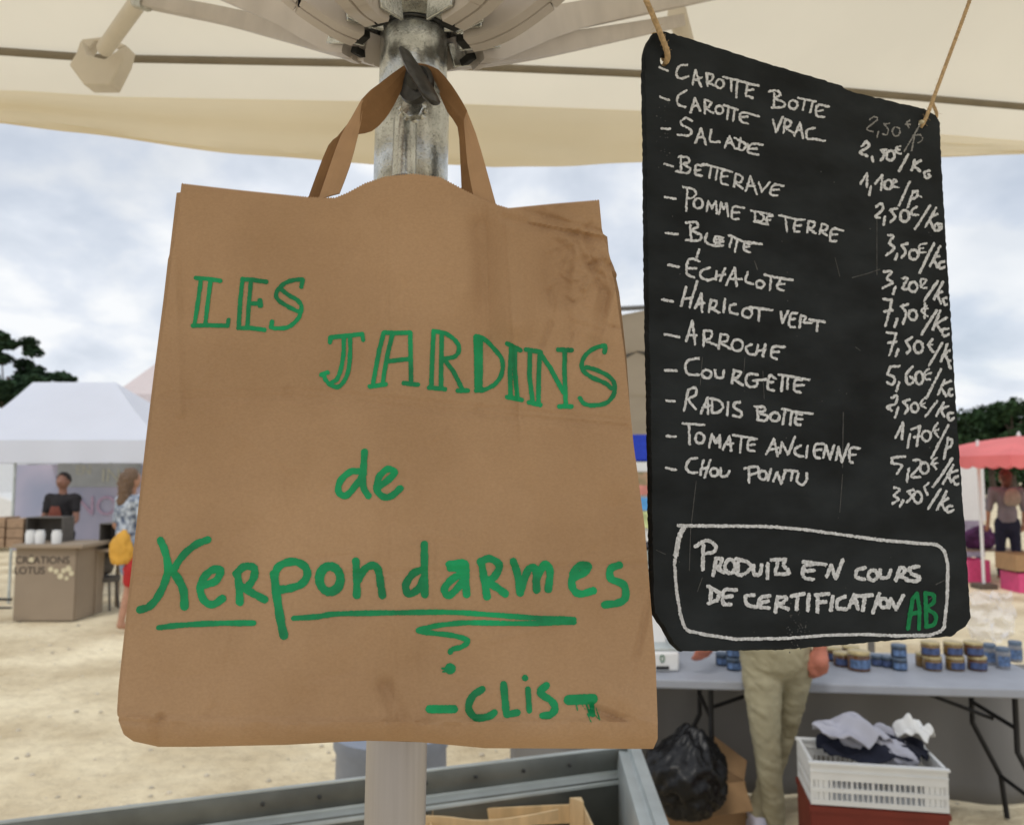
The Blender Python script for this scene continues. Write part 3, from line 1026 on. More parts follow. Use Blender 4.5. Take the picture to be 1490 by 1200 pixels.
VL, VJ, VD = (260, 390, .13423), (450, 460, .15436), (680, 460, .16107)
VE, VK, VR = (180, 640, .26846), (190, 770, .24832), (560, 760, .28329)
bag_words = [
    ('word', strokes(VL, '''240,130 212,340 172,612;345,130 318,350 288,612;! 185,108 320,118 450,138;! 152,625 300,620 528,626;! 530,626 540,560;
        ! 690,130 668,350 650,640;! 785,130 760,400 745,640;! 690,118 800,128 950,150;! 770,388 880,382; w=60 880,355 885,405;! 645,650 780,650 930,670;
        ! 1330,205 1345,128; 1345,125 1250,130 1150,165 1085,225 1055,290 1085,350 1180,415 1290,470; 1115,235 1200,300 1290,350 1330,420 1310,520 1250,595 1170,645 1050,655;! 1045,655 1000,640 1012,580''', 46)),
    ('word', strokes(VJ, '''! 195,245 200,200 350,185 500,168 508,225; 325,200 322,350 300,490 262,590 215,625; 385,195 385,350 370,500 335,600 275,665 205,650 155,600 140,555;! 115,552 172,530;
        ! 700,160 660,320 625,500 600,640;! 785,170 742,340 712,500 690,640;! 700,155 830,158 950,155;! 952,158 956,400 960,640;! 745,425 940,402;! 570,662 720,642;! 890,630 1025,645;
        ! 1172,140 1160,400 1150,670;! 1250,175 1245,400 1242,670; 1172,140 1290,165 1385,240 1412,315 1375,378 1270,402;! 1275,410 1360,520 1440,680;! 1130,672 1280,688;! 1400,702 1495,700''', 41)
        + strokes(VD, '''! 75,185 82,400 85,660;! 120,200 120,400 118,650; 80,180 150,205 250,305 315,400 310,520 250,612 150,665 80,672;
        ! 360,248 480,308;! 395,290 385,500 390,720;! 430,300 430,500 452,730;! 360,730 490,756;
        ! 530,302 660,322;! 565,320 562,550 590,770;! 655,330 645,550 642,780;! 555,777 660,802;! 655,330 750,470 870,690;! 880,310 878,500 890,810;! 822,303 942,306;! 832,815 940,815;
        1240,325 1242,268 1150,290 1070,350 1035,430 1050,495 1130,555 1240,602 1300,650; 1075,462 1150,480 1260,530 1325,600 1325,700 1260,780 1150,805 1060,792 1018,740''', 40)),
    ('word', strokes(VE, '''1305,65 1300,150 1298,250 1325,302;1285,170 1230,172 1175,220 1165,280 1205,300 1262,240 1300,180;1370,262 1435,215 1468,175 1430,158 1385,200 1372,268 1410,308 1455,300 1498,262''', 36)),
    ('word', strokes(VK, '''175,65 200,125 218,215 200,310 155,400 110,450 55,470; w=42 452,60 380,90 305,155 245,245; w=48 240,240 285,300 312,370 315,450;
        w=44 435,325 500,300 528,240 485,235 430,280 408,350 430,415 480,440 538,405;625,255 635,330 640,425;618,260 665,218 722,225 722,280 685,335 650,342;650,335 710,370 785,410;
        w=50 840,260 858,400 878,530 898,620;w=46 845,270 870,215 950,188 1020,215 1035,270 1000,320 930,345 880,352;w=52 O1168,290,62,75;w=44 1320,185 1325,290 1325,385; 1332,300 1370,235 1420,210 1452,240 1465,320 1475,385''', 44)
        + strokes(VR, '''203,112 203,200 205,368;198,240 145,262 108,320 122,365 170,342 200,285; 330,215 410,212 415,290 420,368; w=34 335,235 390,240 400,255; 400,255 335,300 305,345 335,372 405,300;
        495,200 510,290 525,380;490,200 540,185 588,220 562,278 522,300;520,300 570,330 618,365; 660,200 680,260 695,360;700,345 735,245 772,240 780,345;775,300 820,215 848,250 840,342;
        962,290 1030,252 1042,222 1000,222 968,262 962,330 1000,366 1070,350;1205,218 1160,238 1162,288 1228,320 1235,385 1200,412 1130,422''', 38)),
    ('underline', strokes(VK, '''165,575 300,560 500,550 720,548''', 33) + strokes(VK, '''955,520 1100,510 1200,495 1500,488''', 32)
        + strokes(VR, '''0,464 300,460 500,470 750,488 972,497; 972,512 700,518 450,514 340,520 240,535 172,555 250,568 350,580 425,605 400,635 350,650 335,665''', 27)),
    ('full_stop', strokes(VR, '''w=62 335,750; w=12 295,748 320,750;w=10 298,765 322,758''', 40)),
    ('word', strokes(VR, '''w=44 230,957 355,957;500,855 452,890 430,950 465,1000 530,995 562,975;610,830 618,920 625,985;625,985 680,975;w=30 735,855 742,965;w=34 720,797;
        830,835 798,872 855,915 875,955 850,985 810,990; w=54 945,910 1068,905;w=26 1060,910 1068,985;w=6 985,935 990,965;w=10 1035,930 1055,990;w=5 1085,950 1105,1015;w=5 1040,980 1060,1025;w=4 1075,980 1095,1005;w=4 1010,930 1030,960''', 37)),
]
for k, (nm, sl) in enumerate(bag_words):
    marks(nm, sl, on_bag, M_green, bag, step=1.0, rough=0.7, seed=k)

# ------------------------------------------------------------------ slate price board
BD = 0.62
b_px = [(939, 44), (1370, 170), (1416, 922), (951, 948)]
b_d = [BD, BD * 1.19892, BD * 1.10612, BD * 0.90720]
bw = [P(x, y, d) for (x, y), d in zip(b_px, b_d)]
bn = (bw[1] - bw[0]).cross(bw[3] - bw[0]).normalized()
if bn.y > 0: bn = -bn
board = thing('price_board', 'black slate board hung on two strings with vegetable prices in white chalk', 'slate board', bw[3].lerp(bw[2], 0.5))


def on_plane(x, y, off=0.0):
    r = ray(x, y)
    t = (bw[0] + bn * off - EYE).dot(bn) / r.dot(bn)
    return EYE + r * t


bx = (bw[1] - bw[0]).normalized(); by_ = bn.cross(bx)
edge_px = [(945, 58), (952, 47), (965, 44), (1020, 60), (1100, 86), (1180, 110), (1225, 123), (1233, 130), (1290, 145), (1345, 157), (1362, 166), (1368, 178), (1369, 210), (1376, 330), (1385, 470), (1394, 620), (1404, 760), (1410, 850),
           (1413, 900), (1406, 912), (1385, 926), (1300, 932), (1200, 941), (1130, 946), (1050, 947), (992, 948), (980, 938), (968, 915), (952, 892), (950, 860), (948, 740), (946, 600), (943, 470), (941, 330), (940, 200), (938, 110), (939, 76)]
loop = []
rs = random.Random(11)
for (a, b) in zip(edge_px, edge_px[1:] + edge_px[:1]):
    n_ = max(1, int(math.hypot(b[0] - a[0], b[1] - a[1]) / 5))
    for k in range(n_):
        t = k / n_
        loop.append((a[0] + (b[0] - a[0]) * t + rs.uniform(-0.6, 0.6), a[1] + (b[1] - a[1]) * t + rs.uniform(-0.6, 0.6)))
holes = [(967, 88, 6.5, 9.0), (1342, 180, 5.5, 7)]
def to2(p):
    d = p - bw[0]
    return Vector((d.dot(bx), d.dot(by_)))
def from2(q, off): return bw[0] + bx * q[0] + by_ * q[1] + bn * off
outer = [to2(on_plane(*p)) for p in loop]
cen = Vector((sum(p.x for p in outer) / len(outer), sum(p.y for p in outer) / len(outer)))
inner_ = [p + (cen - p).normalized() * (0.0006 + 0.0008 * rs.random()) for p in outer]
hl = [[to2(on_plane(hx_ + rx * math.cos(a), hy_ + ry * math.sin(a))) for a in [2 * math.pi * k / 20 for k in range(20)]] for hx_, hy_, rx, ry in holes]
def cdt(outl):
    pts = [Vector(p) for p in outl]; edges = [(i, (i + 1) % len(outl)) for i in range(len(outl))]
    for h in hl:
        o_ = len(pts); pts += h; edges += [(o_ + i, o_ + (i + 1) % len(h)) for i in range(len(h))]
    r_ = geometry.delaunay_2d_cdt(pts, edges, [], 0, 1e-7)
    vv, ff = r_[0], r_[2]
    out = []
    for f_ in ff:
        c = sum((vv[i] for i in f_), Vector((0, 0))) / len(f_)
        def inside(poly):
            s = False
            for i in range(len(poly)):
                a, b = poly[i], poly[i - 1]
                if (a[1] > c[1]) != (b[1] > c[1]) and c[0] < (b[0] - a[0]) * (c[1] - a[1]) / (b[1] - a[1]) + a[0]: s = not s
            return s
        if inside(outl) and not any(inside(h) for h in hl): out.append(tuple(f_))
    return vv, out
TB = -0.0055
sb = MB()
vv, ff = cdt(inner_); sb.add([from2(p, 0) for p in vv], ff)
vv, ff = cdt(outer); sb.add([from2(p, TB) for p in vv], ff)
n_ = len(outer)
sb.add([from2(p, 0) for p in inner_] + [from2(p, -0.0016 - 0.001 * rs.random()) for p in outer] + [from2(p, TB) for p in outer],
       [(i, (i + 1) % n_, n_ + (i + 1) % n_, n_ + i) for i in range(n_)] + [(n_ + i, n_ + (i + 1) % n_, 2 * n_ + (i + 1) % n_, 2 * n_ + i) for i in range(n_)])
for h in hl:
    k = len(h)
    sb.add([from2(p, 0) for p in h] + [from2(p, TB) for p in h], [(i, (i + 1) % k, k + (i + 1) % k, k + i) for i in range(k)])
obj('slate', sb, M_slate, board, weld=True)

B1, B2, B3, B4 = (920, 40, .26667), (1220, 130, .2751), (950, 320, .20134), (950, 500, .21477)
B5, B6 = (1270, 420, .28355), (970, 750, .28859)
W1, W3, W5, W6 = 12, 17.8, 12, 18.5
board_lines = [
    (B1, W1, '148,218 195,238;300,205 258,212 240,255 265,280 305,268;! 330,310 345,232 375,325;340,288 378,275;! 410,322 405,250;403,252 440,262 432,292 408,300 452,318;O478,308,22,25;! 497,272 580,290;540,285 540,345;572,298 568,380;! 690,318 628,308 620,372 657,385;622,345 660,340;580,292 680,316'
             ';775,360 772,430;745,350 790,345 808,368 778,388 828,410 820,435 762,438;O878,422,24,24;! 905,385 1000,405;940,395 932,450;985,405 970,465;1075,432 1012,425 1005,480 1045,490;1010,458 1040,452'),
    (B1, W1, '152,380 200,398;295,345 250,375 250,420 290,435;! 318,465 342,385 370,455;325,435 358,425;! 395,470 395,395;395,395 428,408 420,432 398,440 440,468;O475,450,21,22;! 500,425 575,450;525,435 518,500;560,445 550,508;690,485 600,465 590,510 630,525;600,490 630,488'
             ';! 768,505 785,572 820,490;! 825,575 835,500;835,500 865,515 855,542 832,545 880,575;! 885,590 915,520 932,605;895,562 925,560;995,550 955,560 955,605 1000,610 1050,620'),
    (B1, W1, '160,552 205,555;325,510 290,495 265,525 320,560 310,590 250,585;! 345,630 375,550 402,640;355,600 388,598;430,560 425,620 475,625;! 505,655 530,595 560,660;515,630 545,630;590,605 580,665;! 560,605 630,640 600,672 570,660;710,640 650,638 630,680 690,695;640,662 680,662'),
    (B1, W1, '175,745 220,758;265,700 265,790;255,705 300,710 310,735 280,745 315,770 300,795 240,785;388,755 348,755 345,800 378,810;345,780 372,778;! 385,745 500,775;430,760 420,820;465,770 455,830;545,790 495,782 485,845 520,860;490,815 520,812;! 555,870 565,800;565,800 600,815 590,845 562,845 602,880;! 620,890 645,815 680,912;630,865 668,865;! 690,845 708,895 750,845;825,865 770,860 755,910 790,918;760,885 800,885'),
    (B1, W1, '178,925 235,935;300,880 295,1000;275,870 330,882 347,910 322,932 298,930;O360,960,25,28;! 405,1005 415,948 435,990 455,950 462,1015;! 472,1020 486,955 498,992 514,958 524,1030;610,985 552,980 545,1040 578,1045;550,1010 582,1010'
             ';650,1000 765,1022;670,1010 670,1055;! 700,1015 722,1035 705,1058 668,1056;765,1030 735,1035 738,1072;715,1045 752,1050;! 665,1060 742,1076'
             ';! 803,1025 900,1048;835,1035 845,1115;940,1048 893,1055 885,1110 912,1115;890,1080 922,1080;! 955,1120 960,1055;960,1055 995,1065 985,1092 962,1095 1002,1125;! 1020,1128 1035,1070;1035,1070 1065,1085 1052,1108 1028,1110 1062,1135;1150,1110 1092,1100 1080,1160 1112,1165;1085,1130 1118,1130'),
    (B3, W3, '95,95 180,105;270,30 275,135;240,22 308,15 325,50 282,75 345,110 330,150 238,145;390,100 378,150 430,185 505,185;510,130 455,120 450,165 510,155;455,142 495,140;! 550,110 650,155 785,175;570,130 552,195;610,150 592,230;700,180 665,165 660,215 700,235;665,198 697,192'),
    (B3, W3, '110,325 185,340;335,300 290,280 252,300 245,385 300,415;250,350 312,350;335,215 308,290;410,345 350,370 345,410 390,435 440,425;460,370 455,430;520,350 485,440;455,410 522,392;! 530,470 590,345 605,480;560,425 640,428;685,380 670,440 725,465;O775,465,28,27;! 808,395 860,412 1010,435;855,420 845,505;920,430 898,485 942,512;905,465 950,462'),
    (B3, W3, '70,575 145,590;! 240,485 205,620;! 320,445 265,630;225,570 290,560;! 305,638 350,535 355,665;320,612 370,600;! 405,665 420,580;420,580 460,590 445,630 415,635 480,670;! 520,575 512,665;600,610 560,620 560,665 612,682;O682,672,36,34;! 700,630 860,652;770,645 765,725;! 925,665 935,745 975,660;1040,675 1000,680 985,760 1025,775;990,720 1025,715;! 1060,775 1070,690;1070,692 1105,705 1090,738 1150,745;! 1130,722 1240,735;1190,735 1185,800'),
    (B3, W3, '85,825 190,848;! 240,875 285,730 305,898;255,830 312,835;! 365,910 370,800;370,800 420,805 420,850 380,870 460,905;! 475,930 490,825;490,825 540,835 530,875 485,885 560,930;O610,905,40,42;710,900 675,920 690,965 740,975;! 760,905 748,968;! 812,900 795,985;755,945 812,938;950,918 870,918 855,985 895,1005;860,955 912,952'),
    (B4, W3, '85,180 160,183;310,100 240,112 220,160 240,205 310,210;O365,205,32,28;420,180 430,225 470,228 482,180;! 535,270 550,180;550,180 595,195 572,230 540,235 610,280;710,210 650,205 630,250 650,290 700,285 708,255;! 680,250 770,242;830,235 790,218 778,300 820,315;782,262 815,260;! 855,208 1060,245;880,225 870,320;915,235 910,305;1010,245 965,250 960,315 1000,330;965,282 1020,282'),
    (B4, W3, '92,385 150,390;! 210,455 240,310;240,310 290,300 290,345 242,378 290,442;! 325,470 370,365 375,475;335,435 390,420;! 400,370 400,465;388,370 450,385 475,430 440,465 400,468;! 510,395 503,485;590,395 550,405 555,435 600,465 588,495 545,485;705,430 712,505;690,425 750,430 755,455 712,465 775,490 760,520 708,515;O825,495,32,30;! 875,440 960,460 1080,475;895,455 880,545;940,470 930,550;1010,480 975,480 965,540 1000,550;970,512 1012,510'),
    (B4, W3, '95,625 155,630;! 203,540 345,550;245,550 248,680;O318,640,30,36;! 380,700 400,612 425,672 452,622 455,702;! 475,715 520,625 530,725;488,682 542,675;! 540,618 705,645;600,640 590,735;690,650 652,650 645,715 685,725;650,688 690,682;! 770,745 820,645 845,760;790,718 852,705;! 860,740 875,670 915,750 962,630;1000,690 962,715 975,755 1020,762;! 1047,690 1040,770;1160,680 1102,685 1095,760 1130,775;1100,722 1142,715;! 1155,770 1172,690 1200,780 1228,690;! 1240,785 1258,700 1280,800 1325,680;1405,710 1342,708 1332,785 1352,805;1335,752 1372,750'),
    (B4, W3, '92,840 155,855;300,775 250,785 225,830 248,870 300,872;! 342,790 320,890;! 388,790 350,905;325,848 375,840;O415,870,27,27;460,842 460,892 500,895 517,860;650,835 652,940;620,845 700,832 715,865 665,888;O745,890,27,30;! 800,850 780,925;! 815,930 840,870 870,945 897,860;! 893,855 978,862;945,862 937,925;985,880 975,930 1010,955 1040,925 1042,880'),
    (B6, W6, '185,150 182,270;145,155 200,125 245,150 240,180 190,192;! 235,300 248,215;248,215 278,218 268,252 245,258 290,285;O320,255,26,34;! 362,220 357,290;350,217 410,235 425,265 380,298 352,290;438,250 440,292 470,295 480,248;! 510,245 508,315;! 530,222 600,220;562,225 548,288;600,220 590,250 618,288 550,295;! 690,232 800,246;752,242 695,255 685,290 700,315 740,320;690,280 742,275;! 808,305 830,250 852,315 888,225;1000,262 960,275 958,310 1000,320;O1040,300,24,25;1077,275 1080,310 1115,310 1130,275;! 1155,325 1178,260;1178,260 1202,268 1190,295 1168,300 1215,320;1270,255 1225,265 1235,292 1272,308 1262,328 1210,325'),
    (B6, W6, '225,365 220,440;! 210,355 268,388 255,425 212,442;350,375 292,375 285,440 322,447;290,410 327,405;440,400 400,405 405,445 450,460;520,405 475,412 465,455 515,465;470,437 512,430;! 548,485 560,410;560,410 602,412 585,440 558,447 612,470;! 630,405 692,393;660,403 655,470;! 717,398 712,475;762,398 760,485;! 752,400 815,393;762,435 802,433;! 838,408 828,475;900,408 862,425 862,465 905,470;! 920,460 945,400 965,470;932,440 960,436;! 955,405 1035,400;1000,405 990,475;! 1072,393 1040,487;O1095,440,21,22;! 1120,462 1130,420 1157,470 1193,402'),
    (B6, 16, '! 60,50 300,52 500,54 700,70 900,98 1100,125 1360,145; 1360,145 1400,180 1418,250;! 1418,250 1415,400 1400,560;1400,560 1375,585 1320,603;! 1320,603 1150,605 1000,598 800,602 600,618 350,622 200,600;200,600 110,578 85,550;! 85,550 70,500 50,380 40,250 45,200;! w=25 85,62 62,110 47,195'),
]
price_lines = [
    (B2, 7.5, '165,160 190,145 205,162 150,208 182,225;210,225 204,252;! 268,180 240,185;240,185 262,210 255,242 235,238;O305,224,20,24;378,165 362,178 375,205;! 355,185 380,185;! 430,190 348,328;! 405,240 386,326;405,245 430,240 445,265 420,285'),
    (B2, 14.5, '125,300 150,278 160,302 115,335 152,352;178,360 183,382;! 252,322 225,322;225,322 245,345 225,375;O275,350,22,26;w=11 328,300 305,312 308,332 330,342;w=10 300,322 325,320;! 370,345 320,432;! 402,375 388,428;435,378 400,402 430,432;w=13 482,430 455,440 462,470 485,462 475,450'),
    (B2, 13.5, '! 115,500 152,445 150,518;172,515 162,560;! 195,498 232,455 225,532;O263,505,21,24;w=10 285,500 310,485 290,478 290,512 318,520;! 376,490 320,615;! 395,540 366,625;395,545 418,540 412,570 385,580;w=12 435,568 436,570'),
    (B2, 14, '200,620 225,605 235,635 197,672 218,680;245,672 238,715;! 308,630 275,640;275,640 300,675 275,702;O350,670,24,30;w=12 415,622 388,640 390,662 422,665;! 485,615 405,740;! 515,628 462,725;522,660 485,685 503,735;545,712 512,715 510,748 545,738;! 530,728 548,728'),
    (B2, 14, '265,770 290,778 270,812 295,840 252,880;310,870 300,900;! 365,815 335,825;335,825 355,860 335,890;O398,875,24,26;w=10 465,815 430,825 430,860 460,862;! w=8 425,842 450,840;! 505,815 430,970;! 537,832 485,935;532,882 507,895 522,940;562,910 530,922 540,948 565,940'),
    (B2, 14, '240,965 280,965 257,1000 285,1022 235,1050;300,1045 290,1080;340,1000 365,1000 340,1052 372,1056;O395,1045,22,26;w=11 440,1040 465,1012 438,1005 438,1045 465,1050;! 525,1015 455,1115;! 552,1020 505,1110;547,1070 525,1085 542,1130;582,1100 555,1110 565,1140 590,1125'),
    (B5, 13.5, '! 55,55 97,58 85,120 65,190;60,118 100,112;125,155 112,195;! 180,80 145,90;145,90 170,125 155,178;O205,135,21,26;w=10 275,88 252,115 280,142;! w=10 252,105 282,102;! w=10 268,75 265,150;! 328,110 250,235;! 345,115 308,210;378,150 332,180 352,220;387,205 357,212 365,243 402,230'),
    (B5, 13.5, '! 75,225 120,230 102,290 85,342;80,278 120,272;130,310 118,345;! 202,250 170,270;170,270 190,310 175,332;O235,300,23,30;305,260 287,290 310,325;! w=9 282,290 305,288;! 356,280 290,392;! 382,285 350,372;407,310 372,332 387,372;417,367 390,375 400,408 422,388'),
    (B5, 13.5, '! 135,398 90,400 75,440;75,440 110,455 102,490 75,482;135,480 122,525;205,400 172,440 180,490 212,472 192,450;O238,458,20,32;w=10 290,410 265,430 272,462 295,465;! w=10 262,445 298,432;! 350,412 275,562;! 367,470 335,542;400,472 352,502 377,550;422,512 392,520 397,548 427,537'),
    (B5, 13, '95,560 125,550 115,590 72,605 97,625;130,610 115,660;! 187,570 155,580;155,580 180,610 165,640;O215,610,19,24;w=10 270,557 243,590 272,612;! w=9 248,590 268,588;! 332,575 270,655;! 365,582 325,652;387,602 352,622 367,655;412,637 385,642 395,675 427,655'),
    (B5, 13, '! 115,765 155,685 150,772;190,745 178,815;! 198,722 242,704 225,807;212,762 252,754;O275,755,23,26;w=11 332,690 312,722 337,762;! w=10 308,728 337,722;! 387,700 302,867;! 387,765 366,870;387,770 407,775 400,807 373,822'),
    (B5, 13, '! 165,860 98,867 97,895;97,895 147,905 125,948;! 175,987 185,922;210,880 242,880 240,912 198,962 242,965;O265,920,22,28;w=12 327,867 305,890 325,925;! w=10 300,900 332,893;! 407,870 357,950 308,1017;! 412,905 360,1000;437,930 390,952 402,990;442,960 415,975 425,1005 447,995'),
    (B5, 13, '110,1020 137,1030 110,1060 132,1080 100,1102;155,1085 140,1117;! 207,1030 178,1040;178,1040 200,1065 175,1095;O230,1070,21,30;w=12 287,997 265,1020 282,1057;! 347,1028 285,1127;! 377,1040 330,1132;387,1075 355,1100 372,1137;407,1115 380,1120 387,1147 412,1135'),
]
onb = lambda x, y: on_plane(x, y, 0.0004)
for k, (vw, w, s) in enumerate(board_lines):
    marks('chalk_line', strokes(vw, s, w), onb, M_chalk, board, step=0.8, rough=1.5, seed=k)
for k, (vw, w, s) in enumerate(price_lines):
    marks('chalk_price', strokes(vw, s, w), onb, M_chalk_t if k == 0 else M_chalk, board, step=0.8, rough=1.5, seed=40 + k, clip=([178, 210, 330, 470, 620, 760, 850], [1364, 1365, 1372, 1381, 1390, 1400, 1406]))
marks('green_initials', strokes(B6, '! 1217,568 1240,420 1262,392 1275,470 1272,570;1225,495 1275,487;! 1305,395 1310,558;1305,390 1345,400 1345,438 1312,465 1355,500 1350,545 1308,560', 20), onb, M_chalk_g, board, step=0.8, rough=0.8, seed=77)
scr = '''w=1.2 1227,600 1226,680;w=1.1 1226,690 1222,745;w=1.0 1013,700 1005,770;w=0.9 1022,520 1019,560;w=0.8 1084,520 1082,545;w=0.9 1110,540 1112,580;w=0.9 1215,375 1222,402;w=1.2 1280,392 1262,398 1240,404;w=1.0 1276,320 1276,400;
 w=0.8 1022,840 1015,860 1018,850;w=1.2 1378,842 1362,850;w=1.0 955,800 968,806;w=1.0 1005,770 1003,830;w=0.8 1245,505 1252,510;w=1.4 1098,380 1102,392;w=1.2 1360,866 1352,872'''
o = marks('scratches', strokes((0, 0, 1), scr, 1), lambda x, y: on_plane(x, y, 0.0003), M_scratch, board, step=0.45, rough=0.4, seed=90)
o['kind'] = 'stuff'
# chalk dust flecks
rs = random.Random(5)
fl = ';'.join('w=%.1f %.1f,%.1f' % (rs.uniform(0.9, 2.2), 1160 + rs.gauss(0, 9), 918 + rs.gauss(0, 16)) for _ in range(60))
fl += ';' + ';'.join('w=%.1f %.1f,%.1f' % (rs.uniform(0.9, 2.0), rs.uniform(955, 975), rs.uniform(150, 270)) for _ in range(22))
fl += ';' + ';'.join('w=%.1f %.1f,%.1f' % (rs.uniform(0.9, 1.8), rs.uniform(960, 1390), rs.uniform(240, 930)) for _ in range(40))
marks('chalk_dust', strokes((0, 0, 1), fl, 1), lambda x, y: on_plane(x, y, 0.00022), M_scratch, board, step=0.5, rough=0.4, seed=91)['kind'] = 'stuff'

# twine strings, each a twisted pair of yarns
def twine(pts, r, label, turns):
    pts = [np.array(p) for p in pts]
    cl = [Vector(p) for p in catmull(pts, 14)]
    mb = MB()
    n = len(cl)
    for s in range(3):
        path = []
        for i in range(n * 3):
            f_ = i / 3; k = min(n - 2, int(f_)); c = cl[k].lerp(cl[k + 1], f_ - k)
            d = (cl[min(k + 1, n - 1)] - cl[max(k - 1, 0)]).normalized()
            x = d.cross(Vector((0.3, 1, 0.2))).normalized(); y = d.cross(x)
            a = 2 * math.pi * (turns * i / (n * 3) + s / 3)
            path.append(c + (x * math.cos(a) + y * math.sin(a)) * r * 0.55)
        mb.tube(path, r * 0.6, 6)
    # stray fibres
    rr = random.Random(int(r * 1e6))
    for i in range(n):
        c = cl[i]
        mb.tube([c, c + Vector((rr.uniform(-1, 1), rr.uniform(-1, 1), rr.uniform(-1, 1))) * 0.004], 0.00012, 3)
    o_ = obj('string', mb, M_rope, board, smooth=True, label=label)
    return o_
h1 = on_plane(968, 92, -0.0025)
twine([h1 + Vector((0, 0.02, 0.004)), h1 + bn * 0.001, on_plane(971, 78, 0.004), on_plane(962, 52, 0.006), P(940, 0, BD - 0.01), P(905, -75, 0.60), P(850, -190, 0.62)], 0.0021, 'left string tied through the board', 46)
twine([on_plane(952, 50, -0.02), on_plane(956, 62, -0.008), on_plane(966, 86, -0.006)], 0.0018, None, 8)
h2 = on_plane(1342, 182, -0.001)
twine([h2 + Vector((0, 0.01, -0.002)), on_plane(1343, 180, 0.002), on_plane(1352, 160, 0.004), P(1380, 85, 0.745), P(1412, -2, 0.74), P(1450, -110, 0.735), P(1480, -200, 0.73)], 0.0017, 'right string tied through the board', 46)
twine([h2 + Vector((0, 0.01, -0.004)), on_plane(1362, 172, -0.009), on_plane(1357, 150, -0.008)], 0.0014, None, 8)
kn = MB(); kn.lathe([(0.0003, -0.002), (0.0024, -0.001), (0.0026, 0.0008), (0.0003, 0.0022)], on_plane(1341, 178, 0.002), 8)
obj('knot', kn, mat('pale_string', (0.6, 0.55, 0.42), 0.9), board, smooth=True)

# ------------------------------------------------------------------ galvanised display trough in front, with fruit crates
ZR = 0.93
trough = thing('display_trough', 'open galvanised metal display trough below the paper bag, holding wooden crates', 'display stand', (0, 1.7, 0))
ra, rb = PZ(-200, 1222, ZR), PZ(912, 1086, ZR)
rdir = (rb - ra).normalized()
rc = PZ(965, 1250, ZR)                       # right side comes towards the camera
inw = Vector((rdir.y, -rdir.x, 0))           # into the trough, towards the camera
if inw.y > 0: inw = -inw
def sweep(name, a, b, inward, prof, material=M_zinc, parent=trough):
    mb = MB()
    mb.strip([a + inward * x + Vector((0, 0, z)) for x, z in prof], [b + inward * x + Vector((0, 0, z)) for x, z in prof])
    return obj(name, mb, material, parent, smooth=False, solid=0.003, bevel=0.0012)
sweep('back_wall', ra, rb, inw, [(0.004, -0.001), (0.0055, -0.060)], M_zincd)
sweep('rim', ra, rb, inw, [(-0.014, -0.03), (-0.014, 0.0), (0.0, 0.003), (0.003, -0.001)], M_zinc)
sweep('ledge', ra, rb, inw, [(0.009, -0.052), (0.0095, -0.058), (0.045, -0.066), (0.047, -0.074)], M_zinc)
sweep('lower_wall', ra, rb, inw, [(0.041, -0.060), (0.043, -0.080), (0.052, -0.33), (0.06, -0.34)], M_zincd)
inr = Vector((-1, -0.08, 0)).normalized()
rc0 = rb + Vector((-0.0, 0, 0))
sweep('side_wall', rb + Vector((0.0, 0.012, 0.004)), rc, inr, [(-0.034, -0.06), (-0.034, 0.0), (-0.008, 0.003), (-0.006, -0.012), (0.002, -0.014), (0.022, -0.010), (0.026, -0.05), (0.03, -0.33)])
flo = MB(); flo.add([ra + inw * 0.04 + Vector((0, 0, -0.34)), rb + inw * 0.04 + Vector((0, 0, -0.34)), rc + Vector((0, 0, -0.34)), Vector((ra.x, rc.y, ZR - 0.34))], [(0, 1, 2, 3)])
obj('floor_panel', flo, M_zinc, trough, solid=0.004)
for q in (ra.lerp(rb, 0.25) + inw * 0.05, rb + inw * 0.06 + Vector((-0.04, 0, 0)), rc + Vector((-0.06, 0.06, 0)), Vector((ra.x + 0.3, rc.y + 0.06, ZR))):
    lg = MB(); lg.box((q.x, q.y, (ZR - 0.345) / 2), (0.035, 0.035, ZR - 0.345)); obj('leg', lg, M_zinc, trough, bevel=0.003)
riv = MB()
for k in range(7):
    c = ra.lerp(rb, 0.45 + 0.075 * k) + inw * 0.010 + Vector((0, 0, -0.025))
    riv.lathe([(0.0003, 0.003), (0.004, 0.0015), (0.005, -0.001)], c, 8, axis=Euler((R(90), 0, 0)).to_matrix())
obj('rivets', riv, M_darkmetal, trough, smooth=True)['kind'] = 'stuff'


